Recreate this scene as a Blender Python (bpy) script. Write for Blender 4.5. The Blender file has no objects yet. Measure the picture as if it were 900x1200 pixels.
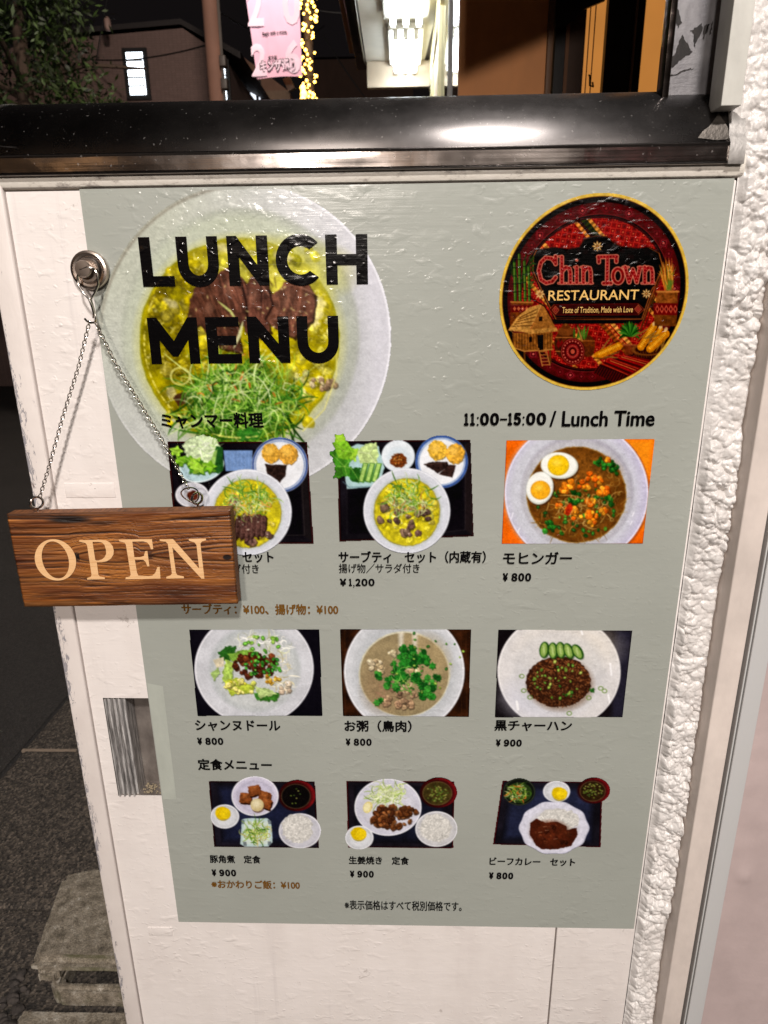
import bpy, bmesh, math
import numpy as np
from mathutils import Vector, Matrix

S = bpy.context.scene
COL = S.collection

# ------------------------------------------------------------------ camera
CAM = np.array([0.2964, -0.6576, 1.3945])
YAW, PITCH, ROLL, FPX = -0.0295, -0.3034, -0.0113, 770.0
def _axes(y, p, r):
    cy, sy, cp, sp, cr, sr = math.cos(y), math.sin(y), math.cos(p), math.sin(p), math.cos(r), math.sin(r)
    f = np.array([sy * cp, cy * cp, sp]); rt = np.array([cy, -sy, 0.0]); up = np.cross(rt, f)
    return np.array([cr * rt + sr * up, -sr * rt + cr * up, f])
AX = _axes(YAW, PITCH, ROLL)
cam_d = bpy.data.cameras.new('camera'); cam = bpy.data.objects.new('camera', cam_d); COL.objects.link(cam)
cam_d.sensor_fit = 'VERTICAL'; cam_d.sensor_height = 36.0; cam_d.lens = FPX / 1200 * 36.0
cam_d.clip_start = 0.01; cam_d.clip_end = 500
m3 = Matrix([[AX[0][i], AX[1][i], -AX[2][i]] for i in range(3)])
cam.matrix_world = Matrix.Translation(Vector(CAM)) @ m3.to_4x4()
cam_d.dof.use_dof = True; cam_d.dof.focus_distance = 0.72; cam_d.dof.aperture_fstop = 11.0
S.camera = cam

# ------------------------------------------------------------------ night sky, lamps, exposure
w = bpy.data.worlds.new('World'); S.world = w; w.use_nodes = True
wn = w.node_tree
wn.nodes['Background'].inputs[0].default_value = (0.9, 0.72, 0.75, 1)
wn.nodes['Background'].inputs[1].default_value = 0.006
S.view_settings.view_transform = 'Standard'; S.view_settings.look = 'None'
S.view_settings.exposure = 0.0; S.view_settings.gamma = 1.0
def area(name, loc, target, sx, sy, power, col):
    d = bpy.data.lights.new(name, 'AREA'); d.shape = 'RECTANGLE'; d.size = sx; d.size_y = sy
    d.energy = power; d.color = col
    o = bpy.data.objects.new(name, d); COL.objects.link(o); o.location = loc
    o.rotation_euler = (Vector(target) - Vector(loc)).to_track_quat('-Z', 'Y').to_euler()
    return o
area('street_lamp_light', (0.85, -2.9, 4.3), (0.25, 0, 1.1), 0.36, 0.28, 176, (1.0, 0.945, 0.905))
area('added_fill_light', (-0.25, -4.8, 2.75), (0.2, 0, 1.2), 0.5, 0.3, 98, (1.0, 0.90, 0.82))  # off-frame fill lamp, added to soften shadows and brighten the partition
area('added_reflection_light', (1.5, -4.9, 3.15), (0.3, 0, 1.2), 0.9, 0.3, 30, (1.0, 0.92, 0.86))  # off-frame lamp added for the bright reflection in the steel cap
area('far_fill_light', (-0.6, 3.6, 6.2), (-2.6, 9.5, 3.2), 0.5, 0.3, 230, (1.0, 0.86, 0.74))  # unseen fill lamp added to lift the house, tree and banner
area('opposite_fill_light', (-0.6, -4.3, 5.4), (-0.4, -7.5, 2.6), 0.5, 0.3, 120, (1.0, 0.84, 0.70))  # unseen lamp added to light the facade mirrored in the steel

# ------------------------------------------------------------------ geometry of the place
def ray(px, py):
    return ((px - 450) / FPX) * AX[0] - ((py - 600) / FPX) * AX[1] + AX[2]
def atY(px, py, Y=0.0):
    d = ray(px, py); return CAM + d * ((Y - CAM[1]) / d[1])
def atZ(px, py, Z=0.0):
    d = ray(px, py); return CAM + d * ((Z - CAM[2]) / d[2])
def atX(px, py, X=0.0):
    d = ray(px, py); return CAM + d * ((X - CAM[0]) / d[0])
def toPx(x, y, z):
    dx, dy, dz = x - CAM[0], y - CAM[1], z - CAM[2]
    a = dx * AX[0][0] + dy * AX[0][1] + dz * AX[0][2]
    b = dx * AX[1][0] + dy * AX[1][1] + dz * AX[1][2]
    c = dx * AX[2][0] + dy * AX[2][1] + dz * AX[2][2]
    return 450 + FPX * a / c, 600 - FPX * b / c

def lin(c):
    c = np.clip(np.asarray(c, float) / 255.0, 0, 1)
    return np.where(c <= 0.04045, c / 12.92, ((c + 0.055) / 1.055) ** 2.4)
def L4(c): return tuple(float(v) for v in lin(c)) + (1.0,)

# ------------------------------------------------------------------ noise
def _h(i, j, s):
    n = (i * 374761393 + j * 668265263 + s * 974634777) & 0xffffffff
    n = ((n ^ (n >> 13)) * 1274126177) & 0xffffffff
    n = n ^ (n >> 16)
    return (n & 0xffff) / 65535.0
def vnoise(x, y, s=0):
    xi = np.floor(x).astype(np.int64); yi = np.floor(y).astype(np.int64)
    fx = x - xi; fy = y - yi
    fx = fx * fx * (3 - 2 * fx); fy = fy * fy * (3 - 2 * fy)
    a = _h(xi, yi, s); b = _h(xi + 1, yi, s); c = _h(xi, yi + 1, s); d = _h(xi + 1, yi + 1, s)
    return (a * (1 - fx) + b * fx) * (1 - fy) + (c * (1 - fx) + d * fx) * fy
def fbm(x, y, s=0, o=3):
    t = 0; amp = 1; tot = 0
    for k in range(o):
        t = t + amp * vnoise(x * 2 ** k + 17.3 * k, y * 2 ** k + 9.1 * k, s + k); tot += amp; amp *= .5
    return t / tot

# ------------------------------------------------------------------ object helpers
def mesh_obj(name, me, mat=None, parent=None):
    o = bpy.data.objects.new(name, me); COL.objects.link(o)
    if mat is not None and not me.materials: me.materials.append(mat)
    if parent is not None: o.parent = parent
    return o
def tag(o, label, cat, group=None):
    o['label'] = label; o['category'] = cat
    if group: o['group'] = group
    return o
def struct(o, kind='structure', label=None):
    o['kind'] = kind
    if label: o['label'] = label
    return o
def empty(name, loc, label, cat, group=None):
    o = bpy.data.objects.new(name, None); COL.objects.link(o); o.location = loc; o.empty_display_size = .05
    return tag(o, label, cat, group)
class MB:
    """collects shapes in world coordinates, built relative to the parent's location"""
    def __init__(s): s.v = []; s.f = []; s.sm = []
    def add(s, vs, fs, smooth=False):
        n = len(s.v); s.v += [tuple(map(float, p)) for p in vs]
        s.f += [tuple(n + i for i in f) for f in fs]; s.sm += [smooth] * len(fs); return s
    def box(s, x0, x1, y0, y1, z0, z1, bev=0.0):
        if bev <= 0:
            vs = [(x, y, z) for x in (x0, x1) for y in (y0, y1) for z in (z0, z1)]
            return s.add(vs, [(0, 1, 3, 2), (4, 6, 7, 5), (0, 4, 5, 1), (2, 3, 7, 6), (0, 2, 6, 4), (1, 5, 7, 3)])
        bm = bmesh.new(); bmesh.ops.create_cube(bm, size=1)
        for v in bm.verts:
            v.co = Vector(((x0 + x1) / 2 + v.co.x * (x1 - x0), (y0 + y1) / 2 + v.co.y * (y1 - y0), (z0 + z1) / 2 + v.co.z * (z1 - z0)))
        bmesh.ops.bevel(bm, geom=bm.edges[:], offset=bev, segments=3, affect='EDGES', profile=.5)
        bm.verts.index_update()
        s.add([v.co[:] for v in bm.verts], [[v.index for v in f.verts] for f in bm.faces], True); bm.free(); return s
    def quad(s, a, b, c, d): return s.add([a, b, c, d], [(0, 1, 2, 3)])
    def tube(s, pts, r, n=8, closed=False):
        pts = [Vector(p) for p in pts]; N = len(pts); rs = r if hasattr(r, '__len__') else [r] * N
        up = None; vs = []
        for i, p in enumerate(pts):
            if closed: t = pts[(i + 1) % N] - pts[i - 1]
            else: t = pts[min(i + 1, N - 1)] - pts[max(i - 1, 0)]
            t.normalize()
            if up is None: up = t.orthogonal().normalized()
            u = (up - t * up.dot(t)); u = u.normalized() if u.length > 1e-6 else t.orthogonal().normalized()
            up = u; vv = t.cross(u)
            for k in range(n):
                a = 2 * math.pi * k / n; vs.append(p + (u * math.cos(a) + vv * math.sin(a)) * rs[i])
        fs = []
        for i in range(N if closed else N - 1):
            for k in range(n):
                j = (i + 1) % N
                fs.append((i * n + k, i * n + (k + 1) % n, j * n + (k + 1) % n, j * n + k))
        if not closed: fs += [tuple(range(n))[::-1], tuple((N - 1) * n + k for k in range(n))]
        return s.add(vs, fs, True)
    def lathe_y(s, c, prof, n=40):
        """prof: list of (radius, y offset) about an axis along y through c"""
        vs = []; fs = []
        for r, dy in prof:
            for k in range(n):
                a = 2 * math.pi * k / n; vs.append((c[0] + r * math.cos(a), c[1] + dy, c[2] + r * math.sin(a)))
        for i in range(len(prof) - 1):
            for k in range(n):
                fs.append((i * n + k, i * n + (k + 1) % n, (i + 1) * n + (k + 1) % n, (i + 1) * n + k))
        fs.append(tuple((len(prof) - 1) * n + k for k in range(n)))
        return s.add(vs, fs, True)
    def prism(s, poly, y0, y1):
        """poly: [(x,z)] extruded from y0 (front) to y1"""
        n = len(poly)
        vs = [(x, y0, z) for x, z in poly] + [(x, y1, z) for x, z in poly]
        return s.add(vs, [tuple(range(n)), tuple(range(2 * n - 1, n - 1, -1))] + [(i, (i + 1) % n, n + (i + 1) % n, n + i) for i in range(n)])
    def build(s, name, mat, parent=None, fix=True):
        o0 = Vector(parent_loc(parent)) if parent is not None else Vector((0, 0, 0))
        me = bpy.data.meshes.new(name)
        me.from_pydata([Vector(v) - o0 for v in s.v], [], s.f)
        me.polygons.foreach_set('use_smooth', s.sm); 
        if fix:
            bm = bmesh.new(); bm.from_mesh(me); bmesh.ops.recalc_face_normals(bm, faces=bm.faces[:]); bm.to_mesh(me); bm.free()
        me.update()
        o = mesh_obj(name, me, mat, parent)
        try: me.set_sharp_from_angle(angle=math.radians(40))
        except Exception: pass
        return o
def parent_loc(p):
    l = Vector((0, 0, 0))
    while p is not None: l += p.location; p = p.parent
    return l

def grid_mesh(name, X, Y, Z, mat, parent=None, rgb=None, keep=None, smooth=True):
    """mesh over 2-D arrays of world coordinates, optional linear colours per vertex and a face mask"""
    nz, nx = X.shape
    o0 = parent_loc(parent)
    co = np.stack([X - o0[0], Y - o0[1], Z - o0[2]], -1).reshape(-1, 3)
    idx = np.arange(nz * nx).reshape(nz, nx)
    q = np.stack([idx[:-1, :-1], idx[:-1, 1:], idx[1:, 1:], idx[1:, :-1]], -1).reshape(-1, 4)
    if keep is not None:
        q = q[keep.reshape(-1)]
        used = np.zeros(nz * nx, bool); used[q.reshape(-1)] = True
        remap = np.cumsum(used) - 1; q = remap[q]; co = co[used]
        if rgb is not None: rgb = rgb.reshape(-1, 3)[used]
    me = bpy.data.meshes.new(name)
    me.vertices.add(len(co)); me.vertices.foreach_set('co', co.astype(np.float32).reshape(-1))
    me.loops.add(q.size); me.loops.foreach_set('vertex_index', q.reshape(-1).astype(np.int32))
    me.polygons.add(len(q)); me.polygons.foreach_set('loop_start', np.arange(0, q.size, 4, dtype=np.int32))
    me.polygons.foreach_set('use_smooth', np.full(len(q), smooth))
    me.update(calc_edges=True)
    if rgb is not None:
        a = me.color_attributes.new('Col', 'FLOAT_COLOR', 'POINT')
        c = np.ones((len(co), 4), np.float32); c[:, :3] = rgb.reshape(-1, 3)
        a.data.foreach_set('color', c.reshape(-1))
    return mesh_obj(name, me, mat, parent)

# ------------------------------------------------------------------ materials
class NT:
    def __init__(s, name):
        s.m = bpy.data.materials.new(name); s.m.use_nodes = True; s.t = s.m.node_tree
        s.b = s.t.nodes['Principled BSDF']
    def n(s, typ, **kw):
        nd = s.t.nodes.new(typ)
        for k, v in kw.items():
            if hasattr(nd, k): setattr(nd, k, v)
        return nd
    def l(s, a, b): s.t.links.new(a, b)
    def pos(s, scale=(1, 1, 1), rot=(0, 0, 0)):
        g = s.n('ShaderNodeNewGeometry'); mp = s.n('ShaderNodeMapping')
        mp.inputs['Scale'].default_value = scale; mp.inputs['Rotation'].default_value = rot
        s.l(g.outputs['Position'], mp.inputs['Vector']); return mp.outputs[0]
    def noise(s, scale=(1, 1, 1), detail=3, rough=.55, dist=0):
        nd = s.n('ShaderNodeTexNoise'); nd.inputs['Scale'].default_value = 1
        nd.inputs['Detail'].default_value = detail; nd.inputs['Roughness'].default_value = rough
        nd.inputs['Distortion'].default_value = dist
        s.l(s.pos(scale), nd.inputs['Vector']); return nd.outputs['Fac']
    def ramp(s, fac, stops):
        r = s.n('ShaderNodeValToRGB'); e = r.color_ramp.elements
        while len(e) < len(stops): e.new(.5)
        for el, (p, c) in zip(e, stops):
            el.position = p; el.color = c if len(c) == 4 else tuple(c) + (1,)
        s.l(fac, r.inputs[0]); return r.outputs[0]
    def math(s, op, a, b=None, clamp=False):
        nd = s.n('ShaderNodeMath', operation=op); nd.use_clamp = clamp
        for i, v in enumerate((a, b)):
            if v is None: continue
            if isinstance(v, (int, float)): nd.inputs[i].default_value = v
            else: s.l(v, nd.inputs[i])
        return nd.outputs[0]
    def mix(s, fac, a, b):
        nd = s.n('ShaderNodeMix', data_type='RGBA')
        for sock, v in ((nd.inputs[0], fac), (nd.inputs[6], a), (nd.inputs[7], b)):
            if isinstance(v, (int, float)): sock.default_value = v
            elif isinstance(v, tuple): sock.default_value = v
            else: s.l(v, sock)
        return nd.outputs[2]
    def bump(s, h, strength=1, dist=.001, prev=None):
        nd = s.n('ShaderNodeBump'); nd.inputs['Strength'].default_value = strength; nd.inputs['Distance'].default_value = dist
        s.l(h, nd.inputs['Height'])
        if prev is not None: s.l(prev, nd.inputs['Normal'])
        return nd.outputs[0]
    def set(s, **kw):
        for k, v in kw.items():
            k = {'rough': 'Roughness', 'metal': 'Metallic', 'col': 'Base Color', 'nrm': 'Normal', 'spec': 'Specular IOR Level',
                 'emit': 'Emission Color', 'es': 'Emission Strength', 'coat': 'Coat Weight', 'aniso': 'Anisotropic', 'trans': 'Transmission Weight', 'ior': 'IOR'}[k]
            if isinstance(v, (int, float, tuple)): s.b.inputs[k].default_value = v
            else: s.l(v, s.b.inputs[k])
        return s.m

def wall_bump(t, amt=1.0):
    """brushed, knobbly old paint that also shows through the poster film"""
    streak = t.noise((14, 14, 300), 4, .65, .4)
    blob = t.ramp(t.noise((48, 48, 80), 2, .45, .3), [(.54, (0, 0, 0)), (.86, (1, 1, 1))])
    big = t.noise((11, 11, 17), 3, .5)
    patch = t.ramp(t.noise((5, 5, 6), 2, .5), [(.40, (.15, .15, .15)), (.62, (1, 1, 1))])
    speck = t.ramp(t.noise((150, 150, 170), 1, .4), [(.64, (0, 0, 0)), (.84, (1, 1, 1))])
    n = t.bump(big, .20 * amt, .006)
    n = t.bump(streak, .19 * amt, .0006, n)
    n = t.bump(t.math('MULTIPLY', blob, patch), .55 * amt, .0012, n)
    return t.bump(t.math('MULTIPLY', speck, patch), .6 * amt, .0007, n)

t = NT('white_paint')
c = t.ramp(t.noise((14, 14, 5), 4, .6), [(.3, L4((226, 217, 212))), (.5, L4((233, 225, 220))), (.75, L4((238, 230, 226)))])
drip = t.ramp(t.noise((70, 70, 2.6), 3, .6), [(.58, (0, 0, 0)), (.80, (1, 1, 1))])
zone = t.ramp(t.noise((5, 5, 2.5), 2, .5), [(.42, (0, 0, 0)), (.62, (1, 1, 1))])
c = t.mix(t.math('MULTIPLY', t.math('MULTIPLY', drip, zone), .55), c, L4((186, 178, 178)))
scuff = t.ramp(t.noise((34, 60, 34), 5, .72, .6), [(.665, (0, 0, 0)), (.70, (1, 1, 1))])
c = t.mix(t.math('MULTIPLY', scuff, .45), c, L4((150, 138, 130)))
dots = t.ramp(t.noise((420, 420, 420), 1, .4), [(.775, (0, 0, 0)), (.80, (1, 1, 1))])
c = t.mix(t.math('MULTIPLY', dots, .6), c, L4((110, 98, 92)))
M_WHITE = t.set(col=c, rough=.34, nrm=wall_bump(t, 1.35))

t = NT('chipped_white_paint')
c = t.ramp(t.noise((20, 20, 12), 4, .6), [(.3, L4((214, 204, 198))), (.7, L4((226, 217, 211)))])
gx = t.n('ShaderNodeNewGeometry'); sx = t.n('ShaderNodeSeparateXYZ'); t.l(gx.outputs['Position'], sx.inputs[0])
edge = t.n('ShaderNodeMapRange'); t.l(sx.outputs[0], edge.inputs[0])
edge.inputs[1].default_value = -.0925; edge.inputs[2].default_value = -.080; edge.inputs[3].default_value = .10; edge.inputs[4].default_value = -.13
nz1 = t.noise((240, 240, 60), 5, .75, 1.2)
patch = t.noise((8, 8, 6), 2, .5)
chip = t.ramp(t.math('ADD', t.math('ADD', nz1, edge.outputs[0]), t.math('MULTIPLY', t.math('SUBTRACT', patch, .5), .55)), [(.585, (0, 0, 0)), (.60, (1, 1, 1))])
rust = t.ramp(t.noise((60, 60, 25), 3), [(.60, L4((150, 146, 150))), (.72, L4((112, 86, 68)))])
c = t.mix(chip, c, rust)
n = t.bump(t.noise((60, 60, 30), 4, .6), .5, .0012)
n = t.bump(t.math('SUBTRACT', 1.0, chip), .5, .0008, n)
M_CHIP = t.set(col=c, rough=.45, nrm=n)

t = NT('rail_paint')
c = t.ramp(t.noise((30, 30, 90), 5, .7), [(.36, L4((150, 141, 134))), (.45, L4((214, 207, 196))), (.8, L4((224, 217, 208)))])
M_RAIL = t.set(col=c, rough=.36, nrm=t.bump(t.noise((140, 140, 140), 4, .7), .6, .001))

t = NT('poster_film')
c = t.ramp(t.noise((6, 6, 6), 3, .5), [(.3, L4((157, 160, 152))), (.7, L4((164, 167, 159)))])
M_POSTER = t.set(col=c, rough=.22, spec=.4, nrm=wall_bump(t, .9))
t = NT('printed_picture')
a = t.n('ShaderNodeVertexColor', layer_name='Col')
M_PRINT = t.set(col=a.outputs[0], rough=.17, spec=.35, nrm=wall_bump(t, .9))
def ink(name, c, rough=.15):
    t = NT(name); n = t.noise((900, 900, 900), 2)
    cc = t.ramp(n, [(.3, L4(c)), (.7, L4([v * 1.15 + 2 for v in c]))])
    return t.set(col=cc, rough=rough, spec=.35, nrm=wall_bump(t, .9))
M_BLACK = ink('black_ink', (6, 5, 6)); M_BROWNINK = ink('brown_ink', (104, 70, 22)); M_GOLDINK = ink('gold_ink', (205, 165, 95))

def tangent_x(t, kw):
    c = t.n('ShaderNodeCombineXYZ'); c.inputs[0].default_value = 1.0
    t.l(c.outputs[0], t.b.inputs['Tangent']); t.b.inputs['Anisotropic Rotation'].default_value = .25
    return t.set(**kw)
def metal(name, c, rough, brush=(3, 400, 400), amt=.0002, aniso=0.0, smudge=.12, dust=False):
    t = NT(name)
    r = t.n('ShaderNodeMapRange'); t.l(t.noise((25, 25, 25), 4, .65), r.inputs[0])
    r.inputs[3].default_value = max(.03, rough - smudge); r.inputs[4].default_value = rough + smudge
    n = t.bump(t.noise(brush, 3, .6), .5, amt)
    n = t.bump(t.noise((6, 30, 30), 2, .5), .4, .003, n)
    spots = t.ramp(t.noise((260, 260, 260), 2, .5), [(.70, L4(c)), (.76, L4([min(255, v * 1.25) for v in c]))])
    if dust:
        d1 = t.ramp(t.noise((330, 330, 330), 1, .4), [(.735, (0, 0, 0)), (.765, (1, 1, 1))]); d2 = t.ramp(t.noise((9, 160, 160), 4, .7, .9), [(.68, (0, 0, 0)), (.74, (1, 1, 1))])
        dm = t.math('MULTIPLY', t.math('MAXIMUM', d1, t.math('MULTIPLY', d2, .55)), .40)
        spots = t.mix(dm, spots, L4((150, 146, 142))); t.l(t.math('SUBTRACT', 1.0, dm), t.b.inputs['Metallic'])
    kw = dict(col=spots, rough=r.outputs[0], nrm=n, aniso=aniso)
    if not dust: kw['metal'] = 1.0
    return tangent_x(t, kw) if aniso else t.set(**kw)
M_STEEL = metal('stainless_steel', (142, 135, 131), .14, (3, 400, 400), .0001, 0, .07, True)
M_FLANGE = metal('worn_flange_steel', (150, 146, 142), .40, (90, 90, 90), .0005, 0, .10, True)
M_CURVE = metal('dark_smoked_steel', (86, 83, 82), .27, (8, 60, 60), .00004, .88, .07, True)
M_CHROME = metal('nickel_plating', (205, 198, 190), .16, (300, 300, 300), .00003, 0, .06)
M_HOOK = metal('brushed_nickel', (178, 165, 155), .26, (250, 250, 250), .00005, 0, .08)
M_ALU = NT('anodised_aluminium'); M_ALU = M_ALU.set(col=L4((204, 203, 202)), rough=.45, metal=.05, nrm=M_ALU.bump(M_ALU.noise((200, 200, 20), 3), .3, .0004))
t = NT('old_ribbed_metal')
c = t.ramp(t.noise((420, 420, 30), 4, .7), [(.34, L4((100, 96, 94))), (.5, L4((172, 168, 165))), (.68, L4((232, 229, 226)))])
M_RIB = t.set(col=c, rough=.42, metal=.35, nrm=t.bump(t.noise((300, 300, 20), 3), .5, .0006))
t = NT('recess_metal')
c = t.ramp(t.noise((40, 40, 25), 4), [(.3, L4((100, 92, 87))), (.6, L4((138, 129, 122))), (.78, L4((176, 168, 160)))])
M_RECESS = t.set(col=c, rough=.5, metal=.4, nrm=t.bump(t.noise((120, 120, 120), 3), .4, .001))

t = NT('wood_print')
a = t.n('ShaderNodeVertexColor', layer_name='Col')
M_WOOD = t.set(col=a.outputs[0], rough=.42, nrm=t.bump(t.noise((40, 40, 900), 3, .6), .35, .0006))
t = NT('wood_end')
c = t.ramp(t.noise((300, 60, 900), 4, .6), [(.3, L4((84, 50, 30))), (.7, L4((140, 88, 50)))])
M_WOODEND = t.set(col=c, rough=.7, nrm=t.bump(t.noise((300, 60, 900), 3), .5, .0008))
t = NT('pale_cut_wood')
c = t.ramp(t.noise((30, 30, 650), 4, .6, .4), [(.28, L4((205, 152, 100))), (.45, L4((230, 182, 128))), (.75, L4((240, 196, 146)))])
M_PALEWOOD = t.set(col=c, rough=.6, nrm=t.bump(t.noise((40, 40, 900), 3), .35, .0005))

t = NT('rough_stucco')
c = t.ramp(t.noise((45, 45, 45), 5, .65), [(.25, L4((190, 184, 180))), (.5, L4((214, 209, 205))), (.8, L4((228, 224, 221)))])
M_STUCCO = t.set(col=c, rough=.30, nrm=t.bump(t.noise((380, 380, 380), 3), .35, .0012))
def paint(name, c, rough=.5, sc=30, amt=.001, var=.06):
    t = NT(name)
    cc = t.ramp(t.noise((sc, sc, sc * .5), 4, .6), [(.3, L4([v * (1 - var) for v in c])), (.7, L4([min(255, v * (1 + var)) for v in c]))])
    return t.set(col=cc, rough=rough, nrm=t.bump(t.noise((sc * 3, sc * 3, sc * 3), 3), .4, amt))

# ------------------------------------------------------------------ printed pictures: colours computed per vertex of a flat sheet
class Sheet:
    """flat print on the wall. Drawing coordinates are millimetre-like units fixed to the poster (u right, v down)."""
    def __init__(s, u0, v0, u1, v1, y, step=.78):
        P = [atY(u, v, y) for u, v in ((u0, v0), (u1, v0), (u1, v1), (u0, v1))]
        x0, x1 = min(p[0] for p in P), max(p[0] for p in P); z0, z1 = min(p[2] for p in P), max(p[2] for p in P)
        st = step * .00082
        s.xs = np.linspace(x0, x1, max(4, int((x1 - x0) / st))); s.zs = np.linspace(z1, z0, max(4, int((z1 - z0) / st)))
        s.X, s.Z = np.meshgrid(s.xs, s.zs); s.Y = np.full_like(s.X, y); s.y = y
        s.U, s.V = toPx(s.X, s.Y, s.Z)
        s.rgb = np.zeros(s.X.shape + (3,)); s.a = np.zeros(s.X.shape)
    def win(s, a, b, c, d):
        P = [atY(u, v, s.y) for u, v in ((a, b), (c, b), (c, d), (a, d))]
        x0, x1 = min(p[0] for p in P), max(p[0] for p in P); z0, z1 = min(p[2] for p in P), max(p[2] for p in P)
        i0, i1 = np.searchsorted(s.xs, [x0, x1]); j0 = np.searchsorted(-s.zs, -z1); j1 = np.searchsorted(-s.zs, -z0)
        return (slice(max(0, j0 - 1), j1 + 2), slice(max(0, i0 - 1), i1 + 2))
    def put(s, sl, m, col, tex=None, grow=True):
        if m.size == 0: return
        col = np.asarray(col, float)
        if col.ndim == 1: col = col[None, None, :] * np.ones(m.shape + (1,))
        if tex:
            amp, sc, seed = tex
            col = col * (1 + amp * 2 * (fbm(s.U[sl] / sc, s.V[sl] / sc, seed) - .5))[..., None]
        s.rgb[sl] = s.rgb[sl] * (1 - m[..., None]) + col * m[..., None]
        if grow: s.a[sl] = np.maximum(s.a[sl], m)
    def ell(s, cx, cy, rx, ry, col, ang=0, soft=.9, rough=0, rs=4, seed=1, tex=None, op=1, clip=None, grow=True, blur=0):
        R = max(rx, ry) + rough + soft + blur + 1
        sl = s.win(cx - R, cy - R, cx + R, cy + R)
        U = s.U[sl] - cx; V = s.V[sl] - cy
        ca, sa = math.cos(ang), math.sin(ang); p = (U * ca + V * sa) / rx; q = (-U * sa + V * ca) / ry
        d = (np.sqrt(p * p + q * q) - 1) * min(rx, ry)
        if rough: d = d + rough * 2 * (fbm(s.U[sl] / rs, s.V[sl] / rs, seed) - .5)
        m = np.clip(.5 - d / (soft + blur), 0, 1) * op
        if clip is not None: m = m * clip(s.U[sl], s.V[sl])
        s.put(sl, m, col, tex, grow)
    def ring(s, cx, cy, rx, ry, w, col, ang=0, op=1, soft=.9, clip=None, grow=False):
        R = max(rx, ry) + w + 2; sl = s.win(cx - R, cy - R, cx + R, cy + R)
        U = s.U[sl] - cx; V = s.V[sl] - cy
        ca, sa = math.cos(ang), math.sin(ang); p = (U * ca + V * sa) / rx; q = (-U * sa + V * ca) / ry
        d = np.abs((np.sqrt(p * p + q * q) - 1) * min(rx, ry)) - w / 2
        m = np.clip(.5 - d / soft, 0, 1) * op
        if clip is not None: m = m * clip(s.U[sl], s.V[sl])
        s.put(sl, m, col, None, grow)
    def poly(s, pts, col, soft=.9, tex=None, op=1, rough=0, rs=4, seed=1, grow=True):
        P = np.asarray(pts, float)
        sl = s.win(P[:, 0].min() - 2 - rough, P[:, 1].min() - 2 - rough, P[:, 0].max() + 2 + rough, P[:, 1].max() + 2 + rough)
        U, V = s.U[sl], s.V[sl]; d = np.full(U.shape, 1e9); ins = np.zeros(U.shape, bool)
        for (x0, y0), (x1, y1) in zip(P, np.roll(P, -1, 0)):
            ex, ey = x1 - x0, y1 - y0; L = ex * ex + ey * ey + 1e-9
            tt = np.clip(((U - x0) * ex + (V - y0) * ey) / L, 0, 1)
            d = np.minimum(d, np.hypot(U - x0 - tt * ex, V - y0 - tt * ey))
            if abs(ey) > 1e-9: ins ^= ((y0 > V) != (y1 > V)) & (U < (x1 - x0) * (V - y0) / ey + x0)
        d = np.where(ins, -d, d)
        if rough: d = d + rough * 2 * (fbm(U / rs, V / rs, seed) - .5)
        s.put(sl, np.clip(.5 - d / soft, 0, 1) * op, col, tex, grow)
    def line(s, pts, w, col, op=1, soft=.8, taper=False, tex=None, grow=True):
        P = np.asarray(pts, float); R = w + 2
        sl = s.win(P[:, 0].min() - R, P[:, 1].min() - R, P[:, 0].max() + R, P[:, 1].max() + R)
        U, V = s.U[sl], s.V[sl]; d = np.full(U.shape, 1e9); n = len(P) - 1
        for k in range(n):
            x0, y0 = P[k]; x1, y1 = P[k + 1]; ex, ey = x1 - x0, y1 - y0; L = ex * ex + ey * ey + 1e-9
            tt = np.clip(((U - x0) * ex + (V - y0) * ey) / L, 0, 1)
            ww = w / 2
            if taper: ww = w / 2 * (1 - .75 * np.abs(2 * (k + tt) / n - 1) ** 2)
            d = np.minimum(d, np.hypot(U - x0 - tt * ex, V - y0 - tt * ey) - ww)
        s.put(sl, np.clip(.5 - d / soft, 0, 1) * op, col, tex, grow)
    def build(s, name, parent, label=None, mat=None, clip=None):
        a = s.a
        def sm(q):
            b = np.pad(q, ((1, 1), (1, 1), (0, 0)), mode='edge'); b = b[:-2] * .22 + b[1:-1] * .56 + b[2:] * .22
            return b[:, :-2] * .22 + b[:, 1:-1] * .56 + b[:, 2:] * .22
        mk = (a > .3)[..., None]; den = sm(mk.astype(float)); s.rgb = np.where(den > 0, sm(s.rgb * mk) / np.maximum(den, 1e-6), s.rgb)
        lum = s.rgb.mean(-1, keepdims=True); g_ = np.clip(1.15 - lum / 255 , .15, 1)[..., 0]
        gsc = 1 + .26 * g_ * (fbm(s.U / 1.6, s.V / 1.6, 91, 2) - .5) + .22 * g_ * (fbm(s.U / 6, s.V / 6, 92, 3) - .5)
        s.rgb = (lum + (s.rgb - lum) * .97) * gsc[..., None]; s.rgb = np.clip(112 + (s.rgb - 112) * 1.08 - 7, 0, 255)
        keep = (a[:-1, :-1] + a[1:, :-1] + a[:-1, 1:] + a[1:, 1:]) / 4 > .5
        if clip is not None:
            cu = (s.U[:-1, :-1] + s.U[1:, 1:]) / 2; cv = (s.V[:-1, :-1] + s.V[1:, 1:]) / 2
            keep &= clip(cu, cv)
        o = grid_mesh(name, s.X, s.Y, s.Z, mat or M_PRINT, parent, lin(s.rgb), keep, smooth=False)
        if label: o['label'] = label
        return o

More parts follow.
